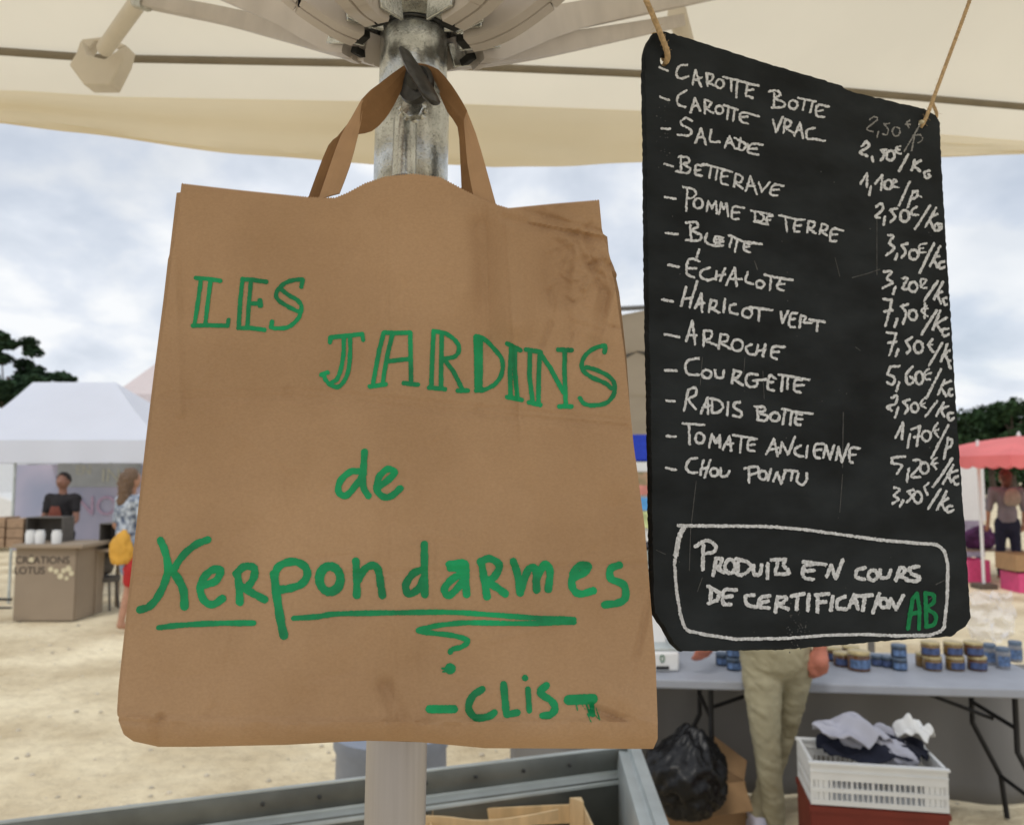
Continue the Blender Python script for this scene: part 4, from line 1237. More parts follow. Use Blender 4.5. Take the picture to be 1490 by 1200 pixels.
def fruit_crate(px, py, ztop, rz, label, W=0.30, D_=0.40, bow=0.0):
    o_ = PZ(px, py, ztop)
    t = thing('fruit_crate', label, 'crate', (o_.x, o_.y, ztop - 0.19), rz, 'wooden crates in the trough')
    def bx_(name, c, s, rot=None):
        mb = MB(); mb.box(c, s, rot); return obj(name, mb, M_wood, t, bevel=0.0015, local=True)
    # origin = top of its back left corner post
    for x in (0, W):
        for y in (0, -D_):
            mb = MB(); h = 0.19
            tri = [(-0.0, 0.0), (0.030 if x == 0 else -0.030, 0.0), (0, -0.030 if y == 0 else 0.030)]
            vs = [(x + a, y + b, z) for z in (0, h) for a, b in tri]
            mb.add(vs, [(0, 1, 2), (3, 5, 4), (0, 1, 4, 3), (1, 2, 5, 4), (2, 0, 3, 5)])
            obj('corner_post', mb, M_wood, t, bevel=0.0008, local=True)
    for k, z in enumerate((0.03, 0.095, 0.150)):
        bx_('slat', (W / 2, 0.0035, z), (W, 0.005, 0.045), None)
        bx_('slat', (W / 2, -D_ - 0.0035, z), (W, 0.005, 0.045), None)
        bx_('slat', (-0.0035, -D_ / 2, z), (0.005, D_, 0.045), None)
        bx_('slat', (W + 0.0035, -D_ / 2, z), (0.005, D_, 0.045), None)
    for k in range(5):
        bx_('bottom_slat', (W * (k + 0.5) / 5, -D_ / 2, -0.001), (W / 5 - 0.012, D_, 0.004))
    return t


zcr = 0.86
fruit_crate(629, 1168, zcr, R(6), 'wooden fruit crate standing in the trough right of the parasol pole', W=0.365)
fruit_crate(352, 1189, zcr, R(6), 'wooden fruit crate standing in the trough, mostly hidden left of the parasol pole', W=0.250)
# loose bowed slat across the right crate
ls = MB()
pp = [PZ(560 + 0, 1188, zcr - 0.0), PZ(640, 1190, zcr - 0.01), PZ(700, 1196, zcr - 0.015), PZ(760, 1190, zcr + 0.0), PZ(812, 1180, zcr + 0.004)]
pl = [Vector(p) for p in catmull([np.array(p) for p in pp], 5)]
ls.strip([p + Vector((0, 0, 0.005)) for p in pl], [p + Vector((0, 0.004, -0.020)) for p in pl])
tag(obj('bent_batten', ls, M_wood, solid=0.004), 'thin bent wooden slat lying across the crate below the bag', 'batten')

# ------------------------------------------------------------------ folding table with jars
TZ = 0.74
tfl = PZ(830, 984, TZ); tfr = PZ(1560, 1004, TZ)
tbl = thing('folding_table', 'long grey folding table with black tube legs behind the slate board', 'table', ((tfl.x + tfr.x) / 2, tfl.y + 0.35, 0))
dT = (tfr - tfl).normalized(); nT = Vector((-dT.y, dT.x, 0))
DW = 0.66
LEN = (tfr - tfl).length
def T(u, w, z=0.0):                # u metres along, w metres back
    return tfl + dT * u + nT * w + Vector((0, 0, z))
tt = MB(); ring = []
rc_ = 0.10
for cxu, cyw, a0 in ((rc_, rc_, 180), (LEN - rc_, rc_, 270), (LEN - rc_, DW - rc_, 0), (rc_, DW - rc_, 90)):
    for k in range(7):
        a = R(a0 + k * 15)
        ring.append((cxu + rc_ * math.cos(a), cyw + rc_ * math.sin(a)))
k_ = len(ring)
tt.add([T(u, w, 0) for u, w in ring] + [T(u, w, -0.042) for u, w in ring], [tuple(range(k_)), tuple(range(2 * k_ - 1, k_ - 1, -1))] + [(i, (i + 1) % k_, k_ + (i + 1) % k_, k_ + i) for i in range(k_)])
obj('tabletop', tt, M_tabletop, tbl, bevel=0.008, bseg=3)
def ttube(name, pts, r=0.0125):
    mb = MB(); mb.tube(pts, r, 10); return obj(name, mb, M_blackmetal, tbl, smooth=True)
uL = (PY(1032, 1010, tfl.y + 0.1) - tfl).dot(dT)
uR = (PY(1446, 1010, tfl.y + 0.1) - tfl).dot(dT)
for u0, s in ((uL, 1), (uR, -1)):
    for w in (0.12, 0.54):
        ttube('leg', [T(u0, w, -0.045), T(u0 + 0.0 * s, w, -0.30), T(u0 - 0.12 * s, w, -0.55), T(u0 - 0.14 * s, w, -0.745)])
    ttube('crossbar', [T(u0, 0.12, -0.20), T(u0, 0.54, -0.20)], 0.010)
    ttube('crossbar', [T(u0 - 0.12 * s, 0.12, -0.55), T(u0 - 0.12 * s, 0.54, -0.55)], 0.010)
    ttube('brace', [T(u0, 0.33, -0.22), T(u0 + 0.48 * s, 0.33, -0.045)], 0.009)
# grey cloth hung behind the legs
sk = MB(); rows_ = []
for k in range(9):
    t = k / 8
    rows_.append([T(-0.35 + (LEN + 0.7) * i / 90, DW + 0.03 + 0.02 * math.sin(i * 0.55) * t + 0.02 * fbm((i * 0.12, t, 0), 1, 2), -0.05 - (TZ - 0.055) * t) for i in range(91)])
sk.grid(rows_)
tag(obj('backcloth', sk, M_skirt, smooth=True, solid=0.003), 'dark grey cloth hanging down to the ground behind the folding table', 'cloth')

M_glassd = mat('jar_brown', (0.10, 0.045, 0.018), 0.2, var=0.3, scale=40, bump=0, spec=0.6)
M_amber = mat('jar_amber', (0.16, 0.095, 0.03), 0.2, var=0.3, scale=40, bump=0, spec=0.6)
M_navy = mat('jar_navy', (0.03, 0.045, 0.07), 0.3, var=0.2, bump=0)
M_gold = mat('gold_lid', (0.46, 0.37, 0.19), 0.4, metal=0.4, var=0.1, bump=0)
M_label = mat('blue_label', (0.045, 0.07, 0.16), 0.6, var=0.5, scale=60, bump=0)
M_label2 = mat('pale_blue_label', (0.09, 0.15, 0.28), 0.6, var=0.5, scale=60, bump=0)
M_greylid = mat('grey_lid', (0.10, 0.14, 0.20), 0.5, var=0.1, bump=0)


def jar_proto(name, label, r, h, mbody, mlid, mlab, group):
    t = thing(name, label, 'jar', (0, 0, 0), 0, group)
    b = MB(); b.lathe([(0.001, 0), (r * 0.9, 0), (r, 0.004), (r, h * 0.74), (r * 0.93, h * 0.82), (r * 0.9, h * 0.84), (0.001, h * 0.84)], n=22)
    obj('glass', b, mbody, t, smooth=True, local=True)
    l = MB(); l.lathe([(r * 0.99, h * 0.83), (r * 1.0, h * 0.85), (r * 1.0, h * 0.97), (r * 0.95, h), (0.001, h)], n=22)
    obj('lid', l, mlid, t, smooth=True, local=True)
    a = MB(); vs, n = [], 14
    for z in (h * 0.16, h * 0.62):
        for k in range(n + 1):
            an = R(-160 + 140 * k / n)
            vs.append((1.012 * r * math.cos(an), 1.012 * r * math.sin(an), z))
    a.add(vs, [(k, k + 1, n + 2 + k, n + 1 + k) for k in range(n)])
    obj('label', a, mlab, t, smooth=True, local=True)
    return t


def on_table(px, py, z=TZ): return PZ(px, py, z)
gG = 'gold lidded jars on the table'
jg = jar_proto('jar', 'largest gold lidded jar with blue label, just right of the red hand', 0.050, 0.088, M_glassd, M_gold, M_label2, gG)
jg.location = on_table(1250, 974)
js = jar_proto('jar', 'gold lidded jar with blue label, left in the bottom row', 0.041, 0.064, M_amber, M_gold, M_label, gG)
js.location = on_table(1357, 974)
copy_tree(js, on_table(1390, 974), R(20), label='gold lidded jar with blue label, middle of the bottom row')
jd = jar_proto('jar', 'dark jar with gold lid, right in the bottom row of the stacked jars', 0.042, 0.064, M_glassd, M_gold, M_label, gG)
jd.location = on_table(1422, 974)
copy_tree(js, on_table(1357, 974, TZ) + Vector((-0.004, 0.006, 0.0645)), R(-15), label='gold lidded jar on top of the left stack')
copy_tree(js, on_table(1390, 974, TZ) + Vector((-0.004, 0.006, 0.0645)), R(10), label='gold lidded jar on top of the middle stack')
copy_tree(jd, on_table(1422, 974, TZ) + Vector((-0.012, 0.004, 0.0645)), R(5), label='dark jar with gold lid on top of the right stack')
copy_tree(js, on_table(1346, 969), R(40), label='gold lidded jar half hidden behind the left stack of jars')
copy_tree(jd, on_table(1226, 968), R(5), label='dark gold lidded jar just left of the largest jar')
copy_tree(jd, on_table(1211, 960), R(25), label='dark gold lidded jar beside the hand of the man, edge of the group')
copy_tree(jd, on_table(1238, 958), R(15), label='gold lidded jar behind the largest jar')
gB = 'small blue jars on the table'
jb = jar_proto('jar', 'small blue jar, leftmost of the short row in the middle of the table', 0.030, 0.052, M_navy, M_greylid, M_label, gB)
jb.location = on_table(1277, 968)
copy_tree(jb, on_table(1292, 970), label='small blue jar, second of the short row in the middle of the table')
j2 = jar_proto('jar', 'wider blue jar with pale label, bottom of the pair in the middle of the table', 0.034, 0.058, M_navy, M_greylid, M_label2, gB)
j2.location = on_table(1309, 974)
copy_tree(j2, on_table(1309, 974) + Vector((0, 0.002, 0.0585)), label='blue jar stacked on top of the pair in the middle of the table')
copy_tree(j2, on_table(1068, 974), label='blue jar left of the man in khaki trousers')
copy_tree(j2, on_table(1052, 967), label='blue jar left of the man in khaki trousers, the farther left one')
copy_tree(j2, on_table(1068, 974) + Vector((0, 0.002, 0.0585)), label='blue jar stacked on the one left of the man in khaki trousers')
M_pale_glass = mat('pale_glass', (0.22, 0.23, 0.26), 0.15, var=0.2, bump=0, spec=0.6)
jt = jar_proto('jar', 'tall grey glass jar, front one at the right end of the table', 0.030, 0.098, M_pale_glass, M_greylid, M_label2, 'grey jars at the table end')
jt.location = on_table(1460, 972)
copy_tree(jt, on_table(1440, 966), label='tall grey glass jar behind the front one at the right end of the table')
copy_tree(jt, on_table(1478, 962), label='tall grey glass jar farthest right on the table')
# clear crumpled plastic film standing over the jars at the end
M_film = mat('clear_film', (0.9, 0.9, 0.95), 0.25, var=0.02, bump=0.4, bscale=30, bdist=0.01, alpha=0.35)
fm_ = MB(); rows_ = []
c = PZ(1452, 950, TZ)
for j in range(22):
    t = j / 21
    rows_.append([Vector(c) + Vector(((0.10 + 0.10 * t) * (i / 20 - 0.5) * 2 * (0.8 + 0.2 * math.sin(t * 5)) + 0.02 * fbm((i * .2, t * 3, 1), 1, 3), 0.05 + 0.06 * fbm((i * 0.18, t * 4, 0), 1, 3), 0.05 + 0.25 * t + 0.03 * fbm((i * .25, t, 5), 1, 2))) for i in range(21)])
fm_.grid(rows_)
tag(obj('plastic_film', fm_, M_film, smooth=True), 'crumpled clear plastic film standing up behind the jars at the right table end', 'plastic film')

# weighing scale on the left end of the table
scl = thing('weighing_scale', 'white shop scale with a green digit display on the table left of the slate board', 'scale', PZ(965, 975, TZ))
s0 = PZ(962, 975, TZ)
mb = MB(); mb.box((s0.x, s0.y + 0.10, TZ + 0.045), (0.16, 0.26, 0.09)); obj('scale_body', mb, M_white_pl, scl, bevel=0.012)
mb = MB(); mb.box((s0.x - 0.01, s0.y + 0.16, TZ + 0.17), (0.12, 0.05, 0.16), Euler((R(-15), 0, 0)).to_matrix()); obj('scale_head', mb, M_white_pl, scl, bevel=0.008)
mb = MB(); mb.box((s0.x, s0.y + 0.10, TZ + 0.098), (0.19, 0.22, 0.012)); obj('scale_plate', mb, M_zinc, scl, bevel=0.003)
def text_mesh(name, body, size, loc, rot, material, parent, extrude=0.001):
    cu = bpy.data.curves.new(name, 'FONT'); cu.body = body; cu.size = size; cu.extrude = extrude; cu.align_x = 'CENTER'; cu.align_y = 'CENTER'
    o_ = bpy.data.objects.new(name, cu); COL.objects.link(o_)
    dg = bpy.context.evaluated_depsgraph_get(); dg.update()
    me = bpy.data.meshes.new_from_object(o_.evaluated_get(dg))
    bpy.data.objects.remove(o_)
    me.materials.clear(); me.materials.append(material)
    me.transform(Matrix.Translation(Vector(loc)) @ Euler(rot).to_matrix().to_4x4())
    n_o = bpy.data.objects.new(name, me); link(n_o, parent)
    return n_o
M_dkgreen = mat('display_green', (0.01, 0.12, 0.05), 0.4, bump=0)
text_mesh('digit', '0', 0.05, (s0.x + 0.0, s0.y - 0.034, TZ + 0.06), (R(90), 0, 0), M_dkgreen, scl)
mb = MB(); mb.box((s0.x, s0.y - 0.034, TZ + 0.020), (0.06, 0.006, 0.014)); obj('keypad', mb, M_blackmetal, scl)

# ------------------------------------------------------------------ man in khaki trousers, back to us
DM = 3.42
man = thing('person', 'man in khaki trousers standing with ankles crossed, back turned, behind the slate board', 'person', PZ(1112, 1222))
q = lambda x, y, d=0: P(x, y, DM + d)
def hand(caps, wrist, dirn, curl=1, side=1, s=1.0):
    """adds palm and five curled fingers to a capsule list"""
    d = Vector(dirn).normalized(); sx = Vector((1, 0, 0)); fr = Vector((0, 1, 0))
    palm = wrist + d * 0.05 * s
    caps.append((wrist, 0.026 * s, palm, 0.036 * s))
    for k, (ln, off) in enumerate(((0.068, -0.026), (0.076, -0.009), (0.070, 0.009), (0.055, 0.026))):
        b = palm + d * 0.018 * s + sx * off * s * 1.1
        m_ = b + d * ln * 0.55 * s + fr * 0.012 * curl
        e_ = m_ + d * ln * 0.25 * s + fr * 0.032 * curl
        caps.append((b, 0.0105 * s, m_, 0.0095 * s)); caps.append((m_, 0.0095 * s, e_, 0.008 * s))
    tb = wrist + d * 0.025 * s + sx * side * 0.028 * s
    tm = tb + d * 0.030 * s + sx * side * 0.014 * s + fr * 0.012
    caps.append((tb, 0.013 * s, tm, 0.011 * s)); caps.append((tm, 0.011 * s, tm + d * 0.030 * s + fr * 0.012, 0.009 * s))

body = []
hipc = q(1128, 925)
Hd = hipc + Vector((0, 0, 0.83))
body += [(hipc, 0.12, hipc + Vector((0, 0, 0.2)), 0.12, 0.7), (hipc + Vector((0, 0, 0.2)), 0.13, hipc + Vector((0, 0, 0.45)), 0.17, 0.6)]
ch = hipc + Vector((0, 0, 0.48))
body += [(ch + Vector((-0.15, 0, 0.02)), 0.07, ch + Vector((0.15, 0, 0.02)), 0.07), (ch, 0.07, ch + Vector((0, 0, 0.14)), 0.058), (ch + Vector((0, 0.01, 0.24)), (0.078, 0.098, 0.115)),
         (ch + Vector((0, 0.105, 0.23)), (0.014, 0.02, 0.022)), (ch + Vector((-0.08, 0.0, 0.235)), (0.012, 0.02, 0.03)), (ch + Vector((0.08, 0.0, 0.235)), (0.012, 0.02, 0.03))]
wR = q(1193, 942, -0.06); wL = q(1030, 925, 0.15)
shR, shL = ch + Vector((0.19, 0, 0.0)), ch + Vector((-0.19, 0, 0.0))
elR, elL = wR + Vector((0.03, -0.03, 0.25)), wL + Vector((-0.02, -0.07, 0.24))
body += [(shR, 0.055, elR, 0.042), (elR, 0.042, wR, 0.029), (shL, 0.055, elL, 0.042), (elL, 0.042, wL, 0.029)]
hand(body, wR, (-0.03, 0.0, -1), 1.2, -1, 1.05)
hand(body, wL, (-0.25, 0.2, -0.95), 1.0, 1, 1.0)
kneeL, ankL = q(1114, 1072), q(1128, 1196, 0.02)
kneeR, ankR = q(1141, 1066, 0.14), q(1101, 1192, 0.20)
body += [(q(1106, 955), 0.06, kneeL, 0.042), (kneeL, 0.042, ankL, 0.032), (q(1154, 955, 0.05), 0.055, kneeR, 0.038), (kneeR, 0.040, ankR, 0.032)]
blob('body', body, M_skin, man, vox=0.008, smooth_it=3)
tr = [(q(1126, 915), 0.16, q(1126, 938), 0.162, 0.72),
      (q(1106, 950), 0.094, q(1109, 985), 0.085, 0.9), (q(1109, 985), 0.085, kneeL, 0.061), (kneeL, 0.061, q(1120, 1130), 0.052), (q(1120, 1130), 0.052, ankL + Vector((0, 0, 0.01)), 0.046),
      (q(1151, 948), 0.094, q(1154, 985, 0.05), 0.084, 0.9), (q(1154, 985, 0.05), 0.080, kneeR, 0.053), (kneeR, 0.053, q(1120, 1130, 0.18), 0.047), (q(1120, 1130, 0.18), 0.047, ankR + Vector((0, 0, 0.01)), 0.044)]
blob('trousers', tr, M_khaki, man, vox=0.008, smooth_it=2, wr=0.009, wrs=9)
sh = [(hipc + Vector((0, 0, 0.06)), 0.175, hipc + Vector((0, 0, 0.25)), 0.16, 0.75), (hipc + Vector((0, 0, 0.25)), 0.165, ch + Vector((0, 0, -0.04)), 0.19, 0.62),
      (shR + Vector((-0.03, 0, 0)), 0.075, shR.lerp(elR, 0.75), 0.062), (shL + Vector((0.03, 0, 0)), 0.075, shL.lerp(elL, 0.75), 0.062)]
blob('shirt', sh, mat('navy_cotton', (0.05, 0.06, 0.09), 0.9), man, vox=0.012, wr=0.012, wrs=6)
blob('hair', [(ch + Vector((0, -0.015, 0.27)), (0.088, 0.105, 0.105))], M_hair_d, man, vox=0.01, wr=0.01, wrs=30)
M_shoe = mat('white_shoe', (0.62, 0.60, 0.70), 0.6, var=0.1, scale=20)
for a_, s_ in ((ankL, 1), (ankR, -1)):
    gz = 0.03
    b0 = Vector((a_.x, a_.y, 0.045))
    blob('shoe', [(b0 + Vector((0, -0.03, 0.015)), 0.044, b0 + Vector((0.03 * s_, 0.16, 0.0)), 0.040), (b0 + Vector((0, -0.02, 0)), 0.04, Vector((a_.x, a_.y, 0.10)), 0.045)], M_shoe, man, vox=0.009)

# ------------------------------------------------------------------ black bin bag in a cardboard box
bx0 = PZ(1032, 1218, 0)
box = thing('cardboard_box', 'open cardboard box on the sand under the table, holding the black bin bag', 'cardboard box', (bx0.x - 0.05, bx0.y + 0.2, 0))
bxl, bxr = PZ(955, 1235, 0), PZ(1086, 1215, 0)
bd_ = (bxr - bxl).normalized(); bnn = Vector((-bd_.y, bd_.x, 0)); Lb = (bxr - bxl).length
def BX(u, w, z): return bxl + bd_ * u + bnn * w + Vector((0, 0, z))
for nm, pts in (('front_side', [BX(0, 0, 0), BX(Lb, 0, 0), BX(Lb, 0, 0.24), BX(0, 0, 0.24)]), ('back_side', [BX(0, .34, 0), BX(Lb, .34, 0), BX(Lb, .34, 0.24), BX(0, .34, 0.24)]),
                ('left_side', [BX(0, 0, 0), BX(0, .34, 0), BX(0, .34, 0.24), BX(0, 0, 0.24)]), ('right_side', [BX(Lb, 0, 0), BX(Lb, .34, 0), BX(Lb, .34, 0.24), BX(Lb, 0, 0.24)]),
                ('flap', [BX(Lb, 0.01, 0.242), BX(Lb, .33, 0.242), BX(Lb + 0.04, .33, 0.34), BX(Lb + 0.03, 0.03, 0.32)]), ('flap', [BX(0.01, -0.003, 0.242), BX(Lb - .01, -0.003, 0.242), BX(Lb - .04, -0.12, 0.16), BX(.03, -0.12, 0.16)]),
                ('base_panel', [BX(0, 0, 0.004), BX(Lb, 0, 0.004), BX(Lb, .34, 0.004), BX(0, .34, 0.004)])):
    mb = MB(); mb.add(pts, [(0, 1, 2, 3)]); obj(nm, mb, M_card, box, solid=0.004)


def sack(name, center, radii, material, seed=0, neck=0.3, amp=0.18, sub=5):
    bm = bmesh.new(); bmesh.ops.create_icosphere(bm, subdivisions=sub, radius=1)
    for v in bm.verts:
        n_ = v.co.copy()
        k = 1 - abs(fbm(n_, 1.6, 4, seed)) * amp * 1.4 + 0.12 * fbm(n_, 0.8, 2, seed + 4)
        k -= 0.05 * abs(fbm((n_.x * 2, n_.y * 2, n_.z), 4, 2, seed + 9))
        p = n_ * k
        tp = max(0, p.z - neck)
        p.x *= 1 - 0.62 * tp; p.y *= 1 - 0.62 * tp
        p.x += 0.35 * tp
        if p.z < -0.75: p.z = -0.75 + (p.z + 0.75) * 0.2
        v.co = Vector(center) + Vector((p.x * radii[0], p.y * radii[1], p.z * radii[2]))
    me = bpy.data.meshes.new(name); bm.to_mesh(me); bm.free()
    me.materials.append(material); me.polygons.foreach_set('use_smooth', [True] * len(me.polygons))
    o_ = bpy.data.objects.new(name, me); COL.objects.link(o_)
    return o_
bb_c = P(1000, 1130, 3.40)
tag(sack('bin_bag', bb_c + Vector((0, 0.05, 0)), (0.19, 0.19, 0.215), M_blackbag, 2.2), 'shiny black bin bag slumped in the cardboard box under the table', 'bin bag')

# ------------------------------------------------------------------ plastic crates with clothes
def plastic_crate(name, label, x0, x1, y, depth, z0, z1, material, holes=True):
    t = thing(name, label, 'crate', (x0, y, z0))
    h = z1 - z0; W = x1 - x0
    for nm, fx in (('front_side', y), ('back_side', y + depth)):
        mb = MB()
        # solid bands and slots between thin uprights
        bands = [(0, 0.12), (0.30, 0.40), (0.58, 1.0)]
        for a, b in bands:
            mb.box(((x0 + x1) / 2, fx, z0 + h * (a + b) / 2), (W, 0.014, h * (b - a)))
        n = 26
        for a, b in ((0.12, 0.30), (0.40, 0.58)):
            for k in range(n + 1):
                xx = x0 + W * (k / n)
                wv = 0.004
                if k < 5 or k > n - 5: wv = W / n * 0.9
                if 4 <= k <= n - 4 and k % 4 == 0: wv = 0.008
                xx = min(max(xx, x0 + wv / 2), x1 - wv / 2)
                mb.box((xx, fx, z0 + h * (a + b) / 2), (wv, 0.010, h * (b - a) - 0.0004))
        mb.box(((x0 + x1) / 2, fx - 0.004, z0 + h * 0.97), (W + 0.012, 0.022, h * 0.05))
        mb.box(((x0 + x1) / 2, fx - 0.003, z0 + h * 0.78), (W + 0.002, 0.016, h * 0.03))
        obj(nm, mb, material, t)
    for nm, fx in (('left_side', x0 + 0.006), ('right_side', x1 - 0.006)):
        mb = MB()
        for a, b in ((0, 0.12), (0.30, 0.40), (0.58, 1.0)):
            mb.box((fx, y + depth / 2, z0 + h * (a + b) / 2), (0.012, depth - 0.03, h * (b - a)))
        for a, b in ((0.12, 0.30), (0.40, 0.58)):
            for k in range(15):
                mb.box((fx, y + 0.02 + (depth - 0.04) * k / 14, z0 + h * (a + b) / 2), (0.008, 0.007, h * (b - a) - 0.0004))
        obj(nm, mb, material, t)
    mb = MB(); mb.box(((x0 + x1) / 2, y + depth / 2, z0 + 0.006), (W - 0.03, depth - 0.03, 0.008)); obj('base_panel', mb, material, t)
    t.rotation_euler = (0, 0, R(-10))
    return t


yc = 3.08
cr_a = PY(1180, 1172, yc); cr_b = PY(1366, 1168, yc); cr_t = PY(1368, 1106, yc)
zs = cr_b.z; zt_ = cr_t.z
plastic_crate('plastic_crate', 'dark red plastic crate standing on the sand under the white crate', cr_a.x, cr_b.x, yc + 0.005, 0.27, 0.01, zs - 0.004, M_red_pl)
plastic_crate('plastic_crate', 'white slotted plastic crate full of clothes stacked on a red crate', cr_a.x, cr_b.x, yc, 0.27, zs, zt_, M_white_pl)


def cloth(name, label, cpx, cpy, w, dpt, zc_, amp, material, seed, cat='clothing', tilt=0):
    c_ = PY(cpx, cpy, yc + 0.12)
    mb = MB(); n = 56; rows_ = []
    for j in range(n + 1):
        row = []
        for i in range(n + 1):
            u, v = i / n * 2 - 1, j / n * 2 - 1
            rr = math.sqrt(u * u + v * v)
            ang = math.atan2(v, u)
            lim = 1 + 0.22 * fbm((math.cos(ang) * 1.5, math.sin(ang) * 1.5, seed), 1, 2)
            m_ = max(abs(u), abs(v), 1e-6); s = m_ / max(rr, 1e-6) if rr > 0 else 1
            uu, vv_ = u * s * lim, v * s * lim
            fold = abs(fbm((uu * 1.5 + vv_ * 0.9, vv_ * 0.7 - uu * 0.3, seed), 1.0, 2)) * 1.9 - 0.4 + 0.12 * math.sin(9 * uu + 5 * vv_ + 3 * fbm((uu, vv_, seed), 1, 2))
            z = amp * (1 - 0.75 * m_ ** 2) + amp * 0.75 * fold + tilt * uu
            row.append(Vector((c_.x + uu * w, c_.y + vv_ * dpt, zc_ + z)))
        rows_.append(row)
    mb.grid(rows_)
    return tag(obj(name, mb, material, smooth=True, solid=0.004), label, cat)
M_denim = mat('navy_cloth', (0.012, 0.014, 0.028), 0.9, var=0.2, scale=30, bump=0.2, bscale=60)
M_greycl = mat('pale_grey_cloth', (0.40, 0.40, 0.46), 0.9, var=0.1, scale=6, bump=0.2, bscale=60)
zr_ = zt_
cloth('garment', 'dark navy garment lying in the white crate under the grey one', 1272, 1098, 0.215, 0.115, zr_ - 0.012, 0.06, M_denim, 3.0)
cloth('garment', 'pale grey crumpled garment heaped on the white crate', 1245, 1082, 0.18, 0.10, zr_ + 0.035, 0.06, M_greycl, 8.5, tilt=-0.03)
rl_ = MB(); a0_ = PY(1300, 1103, yc + 0.03)
rl_pts = [PY(1238, 1078, yc + 0.12), PY(1272, 1082, yc + 0.09), PY(1300, 1098, yc + 0.05), PY(1322, 1106, yc + 0.03)]
tag(blob('garment', [(rl_pts[0], 0.035, rl_pts[1], 0.04), (rl_pts[1], 0.04, rl_pts[2], 0.045), (rl_pts[2], 0.045, rl_pts[3], 0.036)], M_greycl, None, vox=0.007, wr=0.022, wrs=14), 'rolled pale grey sleeve hanging over the front of the white crate', 'clothing')
cloth('garment', 'white garment sticking up at the right end of the white crate', 1330, 1080, 0.07, 0.07, zr_ + 0.05, 0.055, M_white_pl, 12.1, tilt=0.0)

# ------------------------------------------------------------------ grey barrel behind the trough
bq = PZ(575, 1290, 0)
bar_ = MB(); wpx = 0.20
cb_ = P(570, 1090, 2.75)
bar_.lathe([(0.001, 0), (0.17, 0), (0.19, 0.03), (0.195, 0.3), (0.18, 0.33), (0.195, 0.36), (0.19, 0.70), (0.2, 0.72), (0.2, 0.76), (0.001, 0.77)], (cb_.x, cb_.y, 0), 36)
tag(obj('barrel', bar_, mat('grey_blue_plastic', (0.26, 0.29, 0.36), 0.5, var=0.06), smooth=True), 'blue grey plastic barrel behind the trough, below the paper bag', 'barrel')

# ------------------------------------------------------------------ white tent with stall on the left
TY = 10.2
tent = thing('market_tent', 'white market tent with a printed back banner at the left, the nearer white one', 'tent', PY(90, 890, TY))
tent.location.z = 0
xa, xb = PY(-70, 700, TY).x, PY(232, 700, TY).x
ez = PY(90, 640, TY).z; hz_ = PY(90, 673, TY).z; rz_ = PY(90, 556, TY + 1.5).z
yb_ = TY + 3.0
rl_a, rl_b = PY(48, 556, TY + 1.5), PY(168, 556, TY + 1.5)
c4 = [Vector((xa, TY, ez)), Vector((xb, TY, ez)), Vector((xb, yb_, ez)), Vector((xa, yb_, ez))]
for pts in ([c4[0], c4[1], rl_b, rl_a], [c4[1], c4[2], rl_b], [c4[2], c4[3], rl_a, rl_b], [c4[3], c4[0], rl_a]):
    if len(pts) == 3: pts = pts[:2] + [pts[2], pts[2] + Vector((0.001, 0, 0))]
    mb = MB(); n = 10; rows_ = []
    for j in range(n + 1):
        a = pts[0].lerp(pts[3], j / n); b = pts[1].lerp(pts[2], j / n)
        rows_.append([a.lerp(b, i / n) + Vector((0, 0, -0.10 * math.sin(math.pi * j / n) * (0.5 + 0.5 * math.sin(math.pi * i / n)))) for i in range(n + 1)])
    mb.grid(rows_); obj('roof_panel', mb, M_white_tent, tent, smooth=True)
for a, b in zip(c4, c4[1:] + c4[:1]):
    mb = MB(); mb.grid([[a.lerp(b, i / 20) + Vector((0, 0, -(ez - hz_) * j / 3)) + (Vector((0, -0.015 * math.sin(i * 1.3) * j / 3, 0))) for i in range(21)] for j in range(4)])
    obj('valance', mb, M_white_tent, tent, smooth=True)
for c_ in c4:
    cc_ = c_ + (Vector((sum(p.x for p in c4) / 4, sum(p.y for p in c4) / 4, c_.z)) - c_).normalized() * 0.05
    mb = MB(); mb.box((cc_.x, cc_.y, ez / 2), (0.03, 0.03, ez)); obj('leg', mb, M_zinc, tent)
px_l = PY(11, 760, TY)
mb = MB(); mb.box((px_l.x, TY + 0.1, ez / 2 - 0.02), (0.025, 0.025, ez - 0.04)); obj('leg', mb, M_zinc, tent)
M_banner = mat('banner_print', (0.50, 0.54, 0.72), 0.7, var=0.22, scale=0.9, bump=0, detail=3, color2=(0.66, 0.60, 0.72), translucent=0.25)
yb2 = TY + 2.2
ba, bb_ = PY(22, 676, yb2), PY(235, 800, yb2)
mb = MB(); mb.box(((ba.x + bb_.x) / 2, yb2, (ba.z + bb_.z) / 2), (bb_.x - ba.x, 0.01, ba.z - bb_.z)); bn_o = obj('banner', mb, M_banner, tent)
M_bgrey = mat('banner_grey', (0.38, 0.40, 0.42), 0.7, var=0.15, scale=3, bump=0)
g0, g1 = PY(84, 674, yb2 - 0.02), PY(204, 708, yb2 - 0.02)
mb = MB(); mb.box(((g0.x + g1.x) / 2, yb2 - 0.012, (g0.z + g1.z) / 2), (g1.x - g0.x, 0.006, g0.z - g1.z)); obj('banner_patch', mb, M_bgrey, tent)
M_bl1 = mat('letter_pale', (0.50, 0.50, 0.42), 0.7, bump=0)
M_bl2 = mat('letter_mauve', (0.46, 0.33, 0.46), 0.7, bump=0)
c_ = PY(160, 692, yb2 - 0.05); text_mesh('lettering', 'IN', 0.30, (c_.x, yb2 - 0.024, c_.z), (R(90), 0, 0), M_bl1, tent)
c_ = PY(120, 684, yb2 - 0.05); text_mesh('lettering', 'EN', 0.20, (c_.x, yb2 - 0.024, c_.z), (R(90), 0, 0), M_bl1, tent)
